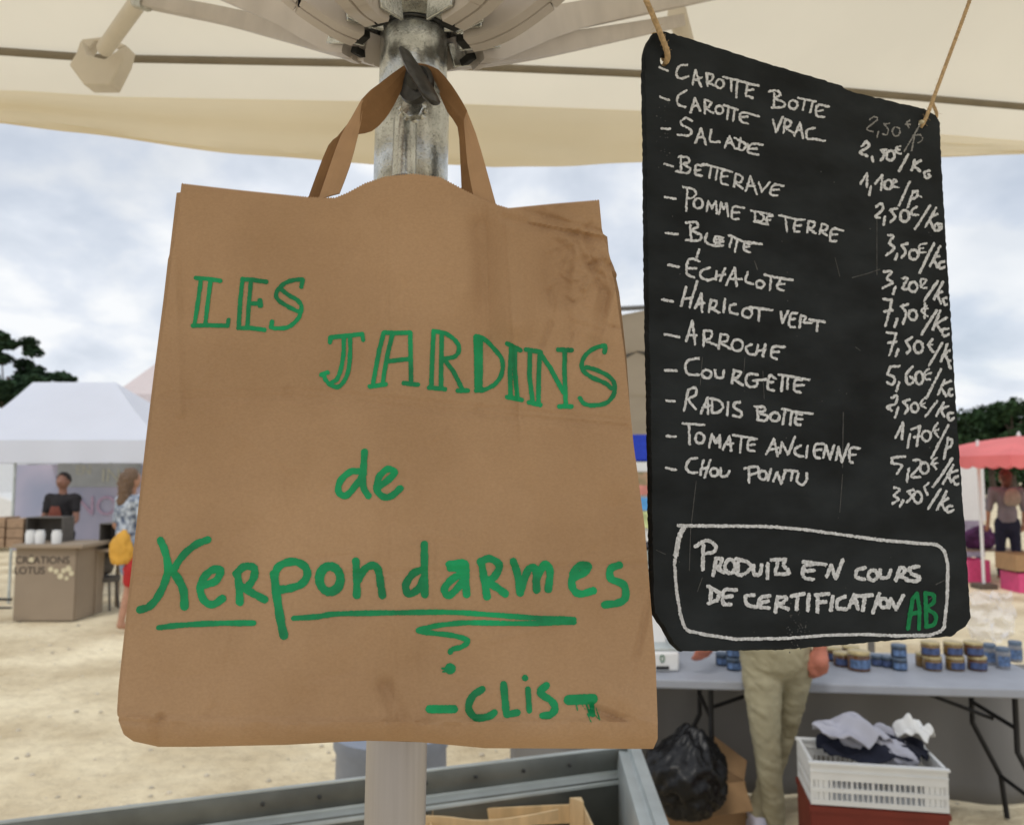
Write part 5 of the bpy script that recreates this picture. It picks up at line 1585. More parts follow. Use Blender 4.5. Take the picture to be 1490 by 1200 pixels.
c_ = PY(150, 737, yb2 - 0.05); text_mesh('lettering', 'NOV', 0.42, (c_.x, yb2 - 0.024, c_.z), (R(90), 0, 0), M_bl2, tent)

# pinkish tent behind
T2 = 14.5
tent2 = thing('market_tent', 'pale pinkish tent whose peak shows behind the white tent, left of the paper bag', 'tent', PY(225, 850, T2)); tent2.location.z = 0
pk = PY(236, 522, T2); a2, b2 = PY(165, 573, T2 - 1.5), PY(330, 573, T2 - 1.5)
M_pinkt = mat('pale_pink_canvas', (0.74, 0.66, 0.66), 0.8, var=0.03, translucent=0.3)
cs_ = [Vector((a2.x, T2 - 1.5, a2.z)), Vector((b2.x, T2 - 1.5, a2.z)), Vector((b2.x, T2 + 1.5, a2.z)), Vector((a2.x, T2 + 1.5, a2.z))]
for a, b in zip(cs_, cs_[1:] + cs_[:1]):
    mb = MB(); mb.add([a, b, pk], [(0, 1, 2)]); obj('roof_panel', mb, M_pinkt, tent2)
    mb = MB(); mb.add([a, b, b - Vector((0, 0, .3)), a - Vector((0, 0, .3))], [(0, 1, 2, 3)]); obj('valance', mb, M_pinkt, tent2)
    mb = MB(); mb.box((a.x, a.y, a.z / 2), (0.04, 0.04, a.z - 0.01)); obj('leg', mb, M_zinc, tent2)

# counter with cut letters
CYY = 9.1
M_counter = mat('counter_board', (0.30, 0.235, 0.17), 0.8, var=0.06, scale=3)
ct = thing('stall_counter', 'brown board counter with dark lettering under the white tent', 'counter', PY(62, 888, CYY)); ct.location.z = 0
a_, b_ = PY(19, 888, CYY), PY(107, 888, CYY)
topz = PY(60, 797, CYY).z; dz = a_.z
mb = MB(); mb.box(((a_.x + b_.x) / 2, CYY + 0.01, topz / 2), (b_.x - a_.x, 0.02, topz)); obj('front_board', mb, M_counter, ct, bevel=0.003)
mb = MB(); mb.box((b_.x, CYY + 0.32, topz / 2), (0.02, 0.6, topz)); obj('side_board', mb, M_counter, ct)
mb = MB(); mb.box((a_.x, CYY + 0.32, topz / 2), (0.02, 0.6, topz)); obj('side_board', mb, M_counter, ct)
mb = MB(); mb.box(((a_.x + b_.x) / 2 + 0.05, CYY + 0.28, topz + 0.022), (b_.x - a_.x + 0.12, 0.70, 0.04)); obj('counter_top', mb, M_counter, ct, bevel=0.004)
M_ink = mat('dark_ink', (0.05, 0.04, 0.035), 0.8, bump=0)
M_pale = mat('pale_paint', (0.62, 0.55, 0.38), 0.8, bump=0)
c_ = PY(62, 815, CYY); text_mesh('lettering', 'CRÉATIONS', 0.115, (c_.x, CYY - 0.004, c_.z), (R(90), 0, 0), M_ink, ct)
c_ = PY(43, 830, CYY); text_mesh('lettering', 'LOTUS', 0.115, (c_.x, CYY - 0.004, c_.z), (R(90), 0, 0), M_ink, ct)
for (x_, y_, r_) in ((74, 828, .03), (82, 831, .03), (88, 838, .035), (93, 830, .03), (100, 827, .035), (104, 834, .03), (97, 841, .025), (46, 814, .03)):
    p_ = PY(x_, y_, CYY); mb = MB(); mb.lathe([(0.0005, 0.004), (r_, 0.003), (r_, 0)], (p_.x, CYY - 0.002, p_.z), 10, axis=Euler((R(90), 0, 0)).to_matrix()); obj('painted_flower', mb, M_pale, ct)

# things on the counter
def open_box(name, label, x0, x1, ytop, ybot, Y, depth, material, cat='display box'):
    a, b = PY(x0, ybot, Y), PY(x1, ytop, Y)
    t = thing(name, label, cat, ((a.x + b.x) / 2, Y, a.z))
    W, H = b.x - a.x, b.z - a.z; cx_, cz_ = (a.x + b.x) / 2, (a.z + b.z) / 2
    for nm, c, s in (('back_board', (cx_, Y + depth, cz_), (W, 0.01, H)), ('top_board', (cx_, Y + depth / 2, b.z), (W + 0.01, depth, 0.012)), ('side_board', (a.x, Y + depth / 2, cz_), (0.012, depth, H - 0.014)),
                     ('side_board', (b.x, Y + depth / 2, cz_), (0.012, depth, H - 0.014)), ('base_board', (cx_, Y + depth / 2, a.z + 0.006), (W - 0.014, depth, 0.01))):
        mb = MB(); mb.box(c, s); obj(nm, mb, material, t)
    return t
M_dbox = mat('dark_box', (0.11, 0.10, 0.09), 0.8)
open_box('display_box', 'dark open display box standing on the lettered counter', 37, 91, 753, 792, CYY + 0.3, 0.25, M_dbox)
open_box('display_box', 'small dark open box on the side table behind the walking woman', 144, 172, 762, 800, CYY + 0.5, 0.25, M_dbox)
M_crat = mat('brown_crate', (0.33, 0.22, 0.14), 0.8, var=0.15)
for k, (x_, x2_, yt_, yb2_, lb) in enumerate(((-14, 8, 752, 797, 'brown wooden box at the far left edge behind the counter'), (9, 35, 754, 797, 'reddish brown box between tent pole and dark display box'))):
    a, b = PY(x_, yb2_, CYY + 0.3), PY(x2_, yt_, CYY + 0.3)
    t = thing('wooden_box', lb, 'box', ((a.x + b.x) / 2, CYY + 0.3, a.z), 0, 'wooden boxes behind the counter')
    for j in range(3):
        mb = MB(); mb.box(((a.x + b.x) / 2, CYY + 0.3, a.z + (b.z - a.z) * (j + 0.5) / 3), (b.x - a.x, 0.02, (b.z - a.z) / 3 - 0.01)); obj('plank', mb, M_crat, t)
    mb = MB(); mb.box(((a.x + b.x) / 2, CYY + 0.46, (a.z + b.z) / 2), (b.x - a.x - 0.02, 0.28, b.z - a.z - 0.01)); obj('inner_box', mb, M_crat, t)
wj = [(44, 'white pot on the lettered counter, leftmost of three'), (58, 'white pot on the lettered counter, middle one of three'), (82, 'white pot on the lettered counter, rightmost of three')]
for x_, lb in wj:
    p_ = PZ(x_, 796, topz + 0.042)
    p_ = PY(x_, 789, CYY + 0.1)
    mb = MB(); mb.lathe([(0.001, 0), (0.05, 0), (0.055, 0.11), (0.045, 0.13), (0.047, 0.15), (0.001, 0.155)], (p_.x, CYY + 0.1, topz + 0.043), 16)
    tag(obj('pot', mb, M_white_pl, smooth=True), lb, 'pot', 'white pots on the counter')
# side table with dark stool under it
st_ = thing('side_table', 'low wooden side table behind the walking woman', 'table', PY(150, 885, CYY + 0.6)); st_.location.z = 0
a, b = PY(108, 801, CYY + 0.4), PY(205, 801, CYY + 0.4)
mb = MB(); mb.box(((a.x + b.x) / 2, CYY + 0.7, a.z), (b.x - a.x, 0.6, 0.03)); obj('table_top', mb, M_counter, st_)
for x_ in (a.x + 0.25, b.x - 0.05):
    for y_ in (CYY + 0.43, CYY + 0.97):
        mb = MB(); mb.box((x_, y_, (a.z - 0.02) / 2), (0.04, 0.04, a.z - 0.02)); obj('leg', mb, M_counter, st_)
so = PY(150, 880, CYY + 0.7)
stool = thing('stool', 'dark stool under the side table', 'stool', (so.x, CYY + 0.75, 0))
mb = MB(); mb.lathe([(0.001, 0.34), (0.15, 0.34), (0.16, 0.36), (0.16, 0.40), (0.001, 0.41)], (so.x, CYY + 0.75, 0), 20); obj('seat', mb, M_dbox, stool, smooth=True)
for k in range(4):
    an = R(45 + 90 * k); mb = MB(); mb.tube([(so.x + 0.11 * math.cos(an), CYY + 0.75 + 0.11 * math.sin(an), 0.34), (so.x + 0.16 * math.cos(an), CYY + 0.75 + 0.16 * math.sin(an), 0)], 0.014, 8); obj('leg', mb, M_dbox, stool)
tag(sack('cloth_bag', (so.x - 0.03, CYY + 0.72, 0.55), (0.14, 0.12, 0.17), M_dbox, 5, sub=3), 'dark soft bag resting on the stool under the side table', 'bag')
tag(obj('bar', MB().tube([PY(-60, 870, 8.9), PY(17, 872, 8.9)], 0.015, 8).tube([PY(-60, 884, 8.9), PY(17, 884, 8.9)], 0.012, 8), M_blackmetal, smooth=True), 'low dark metal rail at the left edge beside the counter', 'rail')
# white van just showing at the left edge
vn = thing('parked_van', 'white van partly visible at the left edge under the tent', 'van', PY(-40, 760, 17)); vn.location.z = 0
vx = PY(-30, 700, 17).x
mb = MB(); mb.add([(vx - 2.3, 17, .4), (vx + 0.75, 17, .4), (vx + 0.75, 17, 1.1), (vx + 0.35, 17, 1.25), (vx - 0.1, 17, 1.95), (vx - 2.3, 17, 1.95)] + [(vx - 2.3, 18.8, .4), (vx + 0.75, 18.8, .4), (vx + 0.75, 18.8, 1.1), (vx + 0.35, 18.8, 1.25), (vx - 0.1, 18.8, 1.95), (vx - 2.3, 18.8, 1.95)],
                  [(0, 1, 2, 3, 4, 5), (11, 10, 9, 8, 7, 6)] + [(i, (i + 1) % 6, 6 + (i + 1) % 6, 6 + i) for i in range(6)])
obj('van_body', mb, M_white_pl, vn, bevel=0.05)
mb = MB(); mb.add([(vx - 0.75, 16.99, 1.3), (vx + 0.2, 16.99, 1.3), (vx - 0.15, 16.99, 1.85), (vx - 0.75, 16.99, 1.85)], [(0, 1, 2, 3)]); obj('window', mb, M_navy, vn)
for x_ in (vx - 1.7, vx + 0.2):
    mb = MB(); mb.lathe([(0.001, -0.1), (0.30, -0.1), (0.32, 0), (0.30, 0.1), (0.001, 0.1)], (x_, 17.08, 0.32), 20, axis=Euler((R(90), 0, 0)).to_matrix()); obj('wheel', mb, M_blackmetal, vn, smooth=True)


# ------------------------------------------------------------------ distant people
def person(label, x, y, h, facing, skin, hair, top, bottom, hairlen=0.0, shorts=False, stride=0.0, sleeves=0.35, arms=None, name='person'):
    """standing figure; facing = angle of the face direction in the ground plane"""
    t = thing(name, label, 'person', (x, y, 0))
    s = h / 1.75
    fx = Vector((math.cos(facing), math.sin(facing), 0)); sx = Vector((-fx.y, fx.x, 0))
    o_ = Vector((x, y, 0))
    p = lambda f_, l_, z_: o_ + fx * f_ * s + sx * l_ * s + Vector((0, 0, z_ * s))
    hips = [p(0, 0.09, .92), p(0, -0.09, .92)]
    knees = [p(stride * .6 + .02, .10, .50), p(-stride * .4 + .02, -.10, .50)]
    ank = [p(stride, .10, .09), p(-stride, -.10, .09)]
    sho = [p(0, .19, 1.42), p(0, -.19, 1.42)]
    arms = arms or [((.02, .25, 1.13), (.10, .25, .88)), ((.02, -.25, 1.13), (.10, -.25, .88))]
    el_ = [p(*arms[0][0]), p(*arms[1][0])]; wr_ = [p(*arms[0][1]), p(*arms[1][1])]
    caps = [(p(0, 0, .95), .135 * s, p(0, 0, 1.15), .115 * s, .8), (p(0, 0, 1.15), .115 * s, p(0, 0, 1.35), .135 * s, .7), (sho[0] + Vector((0, 0, -.02)), .06 * s, sho[1] + Vector((0, 0, -.02)), .06 * s),
            (p(0, 0, 1.42), .055 * s, p(.01, 0, 1.55), .05 * s), (p(.02, 0, 1.64), (.082 * s, .082 * s, .112 * s)), (p(.105, 0, 1.63), (.016, .016, .02)), (p(.0, .08, 1.63), (.015, .015, .03)), (p(.0, -.08, 1.63), (.015, .015, .03))]
    for k in range(2):
        caps += [(hips[k], .085 * s, knees[k], .052 * s), (knees[k], .052 * s, ank[k], .035 * s), (ank[k], .038 * s, ank[k] + fx * .16 * s + Vector((0, 0, -.045 * s)), .030 * s),
                 (sho[k], .05 * s, el_[k], .038 * s), (el_[k], .036 * s, wr_[k], .026 * s)]
        hd = (wr_[k] - el_[k]).normalized()
        hand(caps, wr_[k], hd, 0.5, 1 if k else -1, 0.95 * s)
    blob('body', caps, skin, t, vox=0.014, smooth_it=2)
    tp = [(p(0, 0, .95), .155 * s, p(0, 0, 1.16), .135 * s, .85), (p(0, 0, 1.16), .135 * s, p(0, 0, 1.34), .155 * s, .75), (sho[0] + Vector((0, 0, -.015)), .075 * s, sho[1] + Vector((0, 0, -.015)), .075 * s)]
    for k in range(2):
        tp.append((sho[k], .068 * s, sho[k].lerp(el_[k], min(1, sleeves * 2)), .056 * s))
    blob('top', tp, top, t, vox=0.018, wr=0.015, wrs=6)
    bt_ = [(p(0, 0, .88), .15 * s, p(0, 0, 1.0), .145 * s, .85)]
    for k in range(2):
        if shorts: bt_.append((hips[k], .098 * s, hips[k].lerp(knees[k], .65), .082 * s))
        else: bt_ += [(hips[k], .098 * s, knees[k], .072 * s), (knees[k], .072 * s, ank[k] + Vector((0, 0, .02)), .060 * s)]
    blob('shorts' if shorts else 'trousers', bt_, bottom, t, vox=0.018, wr=0.012, wrs=6)
    hr = [(p(-.01, 0, 1.675), (.093 * s, .093 * s, .098 * s))]
    if hairlen: hr += [(p(-.05, 0, 1.66), .085 * s, p(-.07, 0, 1.64 - hairlen), .07 * s)]
    else: hr += [(p(-.07, 0, 1.70), (.05, .05, .05))]
    blob('hair', hr, hair, t, vox=0.014, wr=0.02, wrs=14)
    return t


M_pattern = mat('blue_print_blouse', (0.08, 0.12, 0.22), 0.9, var=0.4, scale=22, color2=(0.55, 0.60, 0.66), bump=0, detail=2)
M_jean = mat('light_denim', (0.22, 0.28, 0.38), 0.9, var=0.15, scale=20)
M_yellow = mat('yellow_cloth', (0.62, 0.33, 0.05), 0.8, var=0.12, scale=8)
M_redc = mat('red_cloth', (0.40, 0.02, 0.02), 0.8, var=0.12, scale=8)
M_blackc = mat('black_cloth', (0.02, 0.018, 0.02), 0.9, var=0.2)
M_greysh = mat('grey_tee', (0.20, 0.185, 0.20), 0.9, var=0.15, scale=6)
M_navyc = mat('navy_trousers', (0.014, 0.016, 0.035), 0.9, var=0.2)
M_dark = mat('deep_skin', (0.26, 0.13, 0.09), 0.55, var=0.1, scale=20, bump=0.02)
pw = PZ(180, 918, 0.0)
person('woman in patterned blouse and denim shorts walking just left of the paper bag', PY(187, 800, pw.y).x, pw.y, 1.70, R(55), M_skin2, M_hair_b, M_pattern, M_jean, hairlen=0.24, shorts=True, stride=0.12, sleeves=0.4,
       arms=[((-.02, .24, 1.13), (.12, .2, .95)), ((.02, -.24, 1.13), (.10, -.25, .92))])
wx = PY(185, 800, pw.y).x
o = sack('shoulder_bag', (wx + 0.05, pw.y - 0.24, PY(188, 795, pw.y).z), (0.13, 0.06, 0.21), M_yellow, 7, sub=4)
tag(o, 'yellow cloth bag carried by the walking woman', 'bag')
o = sack('shoulder_bag', (wx + 0.16, pw.y - 0.20, PY(188, 828, pw.y).z), (0.10, 0.07, 0.20), M_redc, 9, sub=4)
tag(o, 'red bag with a white rim hanging under the yellow one of the walking woman', 'bag')
ven = person('woman in a black top with an apron standing behind the lettered counter', PY(91, 740, TY + 0.2).x, TY + 0.2, 1.66, R(-95), M_dark, M_hair_d, M_blackc, M_navyc, sleeves=0.3,
             arms=[((.05, .24, 1.12), (.22, .20, .98)), ((.05, -.24, 1.12), (.22, -.16, 1.0))])
vx_ = PY(91, 740, TY + 0.2).x
ap = MB(); yf = TY + 0.2 - 0.15
ap.grid([[Vector((vx_ + w_ * (i / 6 - .5), yf - 0.01 - 0.03 * math.cos((i / 6 - .5) * 2.4), z_)) for i in range(7)] for z_, w_ in ((1.24, .10), (1.15, .16), (1.0, .24), (0.6, .28))])
obj('apron', ap, mat('rust_cloth', (0.16, 0.045, 0.03), 0.9), ven, smooth=True, solid=0.004)

# ------------------------------------------------------------------ stalls between bag and board
T3 = 6.4
ten3 = thing('market_tent', 'grey brown canopy tent with folding truss bars, between the paper bag and the slate board', 'tent', PY(900, 800, T3 + 1)); ten3.location.z = 0
M_taupe = mat('taupe_canvas', (0.40, 0.355, 0.30), 0.9, var=0.06, scale=2, translucent=0.22)
M_truss = mat('truss_grey', (0.12, 0.115, 0.11), 0.6, var=0.1)
r0, r1 = PY(640, 470, T3), PY(1250, 430, T3)
zlow = PY(930, 632, T3 + 2.6).z
mb = MB()
mb.grid([[Vector((r0.x + (r1.x - r0.x) * i / 12, T3 + 2.6 * j, r0.z + (r1.z - r0.z) * i / 12 * (1 - j) + (zlow - r0.z) * j - 0.05 * math.sin(math.pi * i / 3) ** 2 * (1 - j))) for i in range(13)] for j in (0, 0.25, 0.5, 0.75, 1)])
obj('canopy_panel', mb, M_taupe, ten3, smooth=True)
mb = MB(); mb.grid([[Vector((r0.x + (r1.x - r0.x) * i / 12, T3 - 1.6 * j, r0.z + (r1.z - r0.z) * i / 12 + 0.0 - 0.02 + 0.30 * j)) for i in range(13)] for j in (0, 1)])
def tb3(a, b, r=0.013):
    m_ = MB(); m_.tube([a, b], r, 8); obj('truss_bar', m_, M_truss, ten3, smooth=True)
tb3(PY(640, 462, T3 - 0.02), PY(1250, 432, T3 - 0.02), 0.02)
for (x0_, y0_, x1_, y1_, yy_) in ((780, 480, 906, 505, T3 + .7), (880, 492, 946, 518, T3 + .7), (946, 500, 890, 530, T3 + .72), (880, 568, 1010, 578, T3 + 1.6), (740, 540, 900, 565, T3 + 1.4), (946, 500, 1060, 540, T3 + .7), (946, 518, 1060, 480, T3 + .74)):
    tb3(PY(x0_, y0_, yy_), PY(x1_, y1_, yy_))
for x_ in (r0.x, r1.x):
    for y_ in (T3, T3 + 2.6):
        z_ = (r0.z if y_ == T3 else zlow) - 0.03
        m_ = MB(); m_.box((x_, y_, z_ / 2), (0.04, 0.04, z_)); obj('leg', m_, M_truss, ten3)
T4 = 11.0
bp_ = thing('blue_parasol', 'blue stall awning glimpsed between the paper bag and the slate board', 'parasol', PY(930, 840, T4)); bp_.location.z = 0
M_blue = mat('blue_canvas', (0.03, 0.07, 0.55), 0.8, var=0.1, translucent=0.3)
a, b = PY(860, 640, T4), PY(1010, 640, T4); zz = PY(930, 632, T4).z; z2_ = PY(930, 668, T4).z
pkb = Vector(((a.x + b.x) / 2, T4 + 0.8, zz + 0.35))
cs_ = [Vector((a.x, T4, zz)), Vector((b.x, T4, zz)), Vector((b.x, T4 + 1.6, zz)), Vector((a.x, T4 + 1.6, zz))]
for p0, p1 in zip(cs_, cs_[1:] + cs_[:1]):
    mb = MB(); mb.add([p0, p1, pkb], [(0, 1, 2)]); obj('roof_panel', mb, M_blue, bp_)
    mb = MB(); mb.grid([[p0.lerp(p1, i / 10) + Vector((0, 0, -(zz - z2_) * j)) for i in range(11)] for j in (0, 1)]); obj('valance', mb, M_blue, bp_)
mb = MB(); mb.tube([pkb, (pkb.x, pkb.y, 0)], 0.025, 10); obj('pole', mb, M_zinc, bp_)
# poster stand under it
ps = thing('poster_panel', 'white panel with colourful beach pictures between the paper bag and the slate board', 'display panel', PY(935, 800, T4 - 0.6)); ps.location.z = 0
def pbox(name, x0, x1, y0, y1, Y, material, parent, dth=0.02):
    a, b = PY(x0, y1, Y), PY(x1, y0, Y)
    mb = MB(); mb.box(((a.x + b.x) / 2, Y + dth / 2, (a.z + b.z) / 2), (b.x - a.x, dth, b.z - a.z)); return obj(name, mb, material, parent)
pbox('panel', 880, 985, 672, 798, T4 - 0.6, M_white_pl, ps)
pbox('picture', 900, 950, 686, 706, T4 - 0.63, mat('print_green', (0.22, 0.26, 0.12), 0.7, var=0.4, scale=12, color2=(0.5, 0.3, 0.2), bump=0), ps, 0.01)
pbox('picture', 900, 950, 706, 720, T4 - 0.63, mat('print_pink', (0.60, 0.24, 0.20), 0.7, var=0.2, scale=12, bump=0), ps, 0.01)
pbox('picture', 900, 950, 724, 742, T4 - 0.63, mat('print_blue', (0.10, 0.34, 0.70), 0.7, var=0.2, scale=12, bump=0), ps, 0.01)
pbox('picture', 900, 950, 744, 768, T4 - 0.63, mat('print_lime', (0.55, 0.62, 0.30), 0.7, var=0.3, scale=12, bump=0), ps, 0.01)
for x_ in (884, 981):
    a = PY(x_, 798, T4 - 0.6); m_ = MB(); m_.box((a.x, T4 - 0.585, a.z / 2), (0.03, 0.02, a.z)); obj('leg', m_, M_blackmetal, ps)
# glass display case next to the scale
gc = thing('glass_case', 'glass display case with black rims on the table behind the scale', 'display case', PZ(955, 962, TZ))
g_ = PZ(950, 958, TZ); Yg = g_.y + 0.06
M_case = mat('case_glass', (0.42, 0.48, 0.46), 0.12, var=0.25, scale=9, bump=0, spec=0.7)
xg0, xg1 = PY(905, 800, Yg).x, PY(985, 800, Yg).x
zA, zB, zC = PY(940, 797, Yg).z, PY(940, 899, Yg).z, TZ
mb = MB(); mb.box(((xg0 + xg1) / 2, Yg + 0.15, (zA + zB) / 2), (xg1 - xg0, 0.30, zA - zB - 0.02)); obj('glass_block', mb, M_case, gc, bevel=0.004)
mb = MB(); mb.box(((xg0 + xg1) / 2, Yg + 0.15, zA), (xg1 - xg0 + 0.01, 0.31, 0.016)); obj('top_rim', mb, M_blackmetal, gc, bevel=0.003)
mb = MB(); mb.box(((xg0 + xg1) / 2, Yg + 0.15, zB), (xg1 - xg0 + 0.01, 0.31, 0.016)); obj('bottom_rim', mb, M_blackmetal, gc, bevel=0.003)
mb = MB(); mb.box(((xg0 + xg1) / 2, Yg + 0.15, (zB + zC) / 2 - 0.003), (xg1 - xg0, 0.29, zB - zC - 0.018)); obj('case_base', mb, M_white_pl, gc, bevel=0.005)

# ------------------------------------------------------------------ right: red parasol stall
RY = 11.6
rp = thing('red_parasol', 'faded red market parasol with scalloped edge on the right of the slate board', 'parasol', PZ(1432, 856, 0))
M_redp = mat('faded_red_canvas', (0.84, 0.25, 0.26), 0.8, var=0.12, scale=1.5, bump=0.1, bscale=3, bdist=0.03, translucent=0.4)
pc = PZ(1432, 856, 0)
cx_ = PY(1448, 640, pc.y).x
zt1 = PY(1450, 640, pc.y).z; ze = PY(1400, 662, pc.y - 0.9).z; zh = PY(1400, 680, pc.y - 0.9).z
hw_ = 1.05
for k in range(4):
    an = R(45 + 90 * k + 8); an2 = R(45 + 90 * (k + 1) + 8)
    rC = hw_ * 1.30
    p0 = Vector((cx_ + 0.35 + rC * math.cos(an), pc.y + rC * math.sin(an), ze)); p1 = Vector((cx_ + 0.35 + rC * math.cos(an2), pc.y + rC * math.sin(an2), ze)); pk = Vector((cx_ + 0.35, pc.y, zt1 + 0.06))
    mb = MB(); mb.grid([[p0.lerp(p1, i / 12).lerp(pk, j / 8 * .99) + Vector((0, 0, 0.05 * math.sin(math.pi * j / 8))) for i in range(13)] for j in range(9)]); obj('canopy_panel', mb, M_redp, rp, smooth=True)
    mb = MB(); mb.grid([[p0.lerp(p1, i / 48) + Vector((0, 0, -((ze - zh) * (0.8 + 0.25 * abs(math.sin(math.pi * i / 6)))) * j)) for i in range(49)] for j in (0, 1)]); obj('valance', mb, M_redp, rp, smooth=True)
mb = MB(); mb.tube([(pc.x, pc.y, 0.02), (pc.x, pc.y, zt1)], 0.022, 10); obj('pole', mb, M_white_pl, rp, smooth=True)
mb = MB(); mb.box((pc.x, pc.y, 0.04), (0.26, 0.26, 0.07)); obj('base', mb, mat('base_brown', (0.10, 0.08, 0.06), 0.8), rp, bevel=0.01)
fp = PY(1446, 632, pc.y); mb = MB(); mb.lathe([(0.02, 0), (0.03, 0.03), (0.015, 0.07), (0.001, 0.09)], (cx_ + 0.35, pc.y, zt1 + 0.04), 10); obj('finial', mb, M_white_pl, rp)
wp = thing('white_panel', 'white board standing behind the red parasol pole', 'display panel', PY(1415, 860, 14)); wp.location.z = 0
pbox('panel', 1385, 1431, 676, 757, 14.0, M_white_pl, wp); pbox('panel_foot', 1385, 1431, 757, 810, 14.0, mat('print_mauve', (0.30, 0.26, 0.34), 0.8, var=0.3, scale=6), wp, 0.03)
wr1 = PZ(1452, 846, 0)
wR_ = person('woman seen from behind in a grey tee shirt and navy trousers under the red parasol', PY(1466, 760, wr1.y).x, wr1.y, 1.72, R(75), M_skin2, mat('auburn_hair', (0.10, 0.03, 0.018), 0.6, var=0.3, bump=0.2), M_greysh, M_navyc, hairlen=0.10, stride=0.06, sleeves=0.5)
wb_ = sack('round_bag', (PY(1460, 722, wr1.y).x, wr1.y - 0.22, PY(1460, 724, wr1.y).z), (0.13, 0.05, 0.15), mat('beige_bag', (0.30, 0.25, 0.20), 0.8), 4, neck=2, amp=0.05, sub=3)
tag(wb_, 'beige round bag on the back of the woman under the red parasol', 'bag')
wr2 = PZ(1440, 832, 0)
person('person in dark clothes standing behind the red parasol pole', PY(1437, 760, 14.2).x - 0.05, 14.6, 1.62, R(-100), M_skin2, M_hair_b, M_blackc, M_navyc, sleeves=0.4)
M_pink = mat('pink_plastic', (0.62, 0.07, 0.20), 0.6, var=0.1)
for k, (x0_, x1_, y0_, y1_, Y_, lb) in enumerate(((1410, 1440, 815, 840, 12.3, 'pink crate behind the parasol base'), (1482, 1540, 834, 852, 11.2, 'pink crate at the right edge under the cardboard tray'))):
    a, b = PY(x0_, y1_, Y_), PY(x1_, y0_, Y_); z0_ = 0.004; t = thing('pink_crate', lb, 'crate', ((a.x + b.x) / 2, Y_, 0), 0, 'pink crates by the red parasol')
    zt2 = b.z
    for nm, c, s in (('side', ((a.x + b.x) / 2, Y_, zt2 / 2), (b.x - a.x, 0.02, zt2)), ('side', ((a.x + b.x) / 2, Y_ + 0.4, zt2 / 2), (b.x - a.x, 0.02, zt2)), ('side', (a.x + .01, Y_ + 0.2, zt2 / 2), (0.02, 0.376, zt2)), ('side', (b.x - .01, Y_ + 0.2, zt2 / 2), (0.02, 0.376, zt2)), ('base_panel', ((a.x + b.x) / 2, Y_ + 0.2, 0.02), (b.x - a.x - 0.044, 0.37, 0.01))):
        mb = MB(); mb.box(c, s); obj(nm, mb, M_pink, t)
a, b = PY(1476, 832, 11.2), PY(1535, 808, 11.2)
ty_ = thing('cardboard_tray', 'cardboard tray on the pink crate at the right edge', 'tray', ((a.x + b.x) / 2, 11.3, a.z))
for nm, c, s in (('side', ((a.x + b.x) / 2, 11.17, (a.z + b.z) / 2 + 0.012), (b.x - a.x, 0.01, b.z - a.z)), ('side', ((a.x + b.x) / 2, 11.63, (a.z + b.z) / 2 + 0.012), (b.x - a.x, 0.01, b.z - a.z)), ('base_panel', ((a.x + b.x) / 2, 11.4, a.z + 0.018), (b.x - a.x, 0.44, 0.008)), ('side', (a.x, 11.4, (a.z + b.z) / 2 + 0.012), (0.01, 0.44, b.z - a.z)), ('side', (b.x, 11.4, (a.z + b.z) / 2 + 0.012), (0.01, 0.44, b.z - a.z))):
    mb = MB(); mb.box(c, s); obj(nm, mb, M_card, ty_)
pb_ = PY(1425, 790, 13)
tag(sack('cloth_bag', (pb_.x, 13, 0.62), (0.30, 0.18, 0.22), mat('purple_cloth', (0.10, 0.03, 0.10), 0.9, var=0.5, scale=6), 6, sub=4), 'purple and pale bundle of goods behind the red parasol pole', 'bundle')
tq = thing('stall_table', 'low stall table behind the red parasol carrying the purple bundle', 'table', (pb_.x, 13, 0))
mb = MB(); mb.box((pb_.x, 13.1, 0.43), (1.2, 0.6, 0.03)); obj('table_top', mb, M_counter, tq)
for sx_ in (-.55, .55):
    for sy_ in (-.25, .25):
        mb = MB(); mb.box((pb_.x + sx_, 13.1 + sy_, 0.2075), (0.04, 0.04, 0.415)); obj('leg', mb, M_counter, tq)


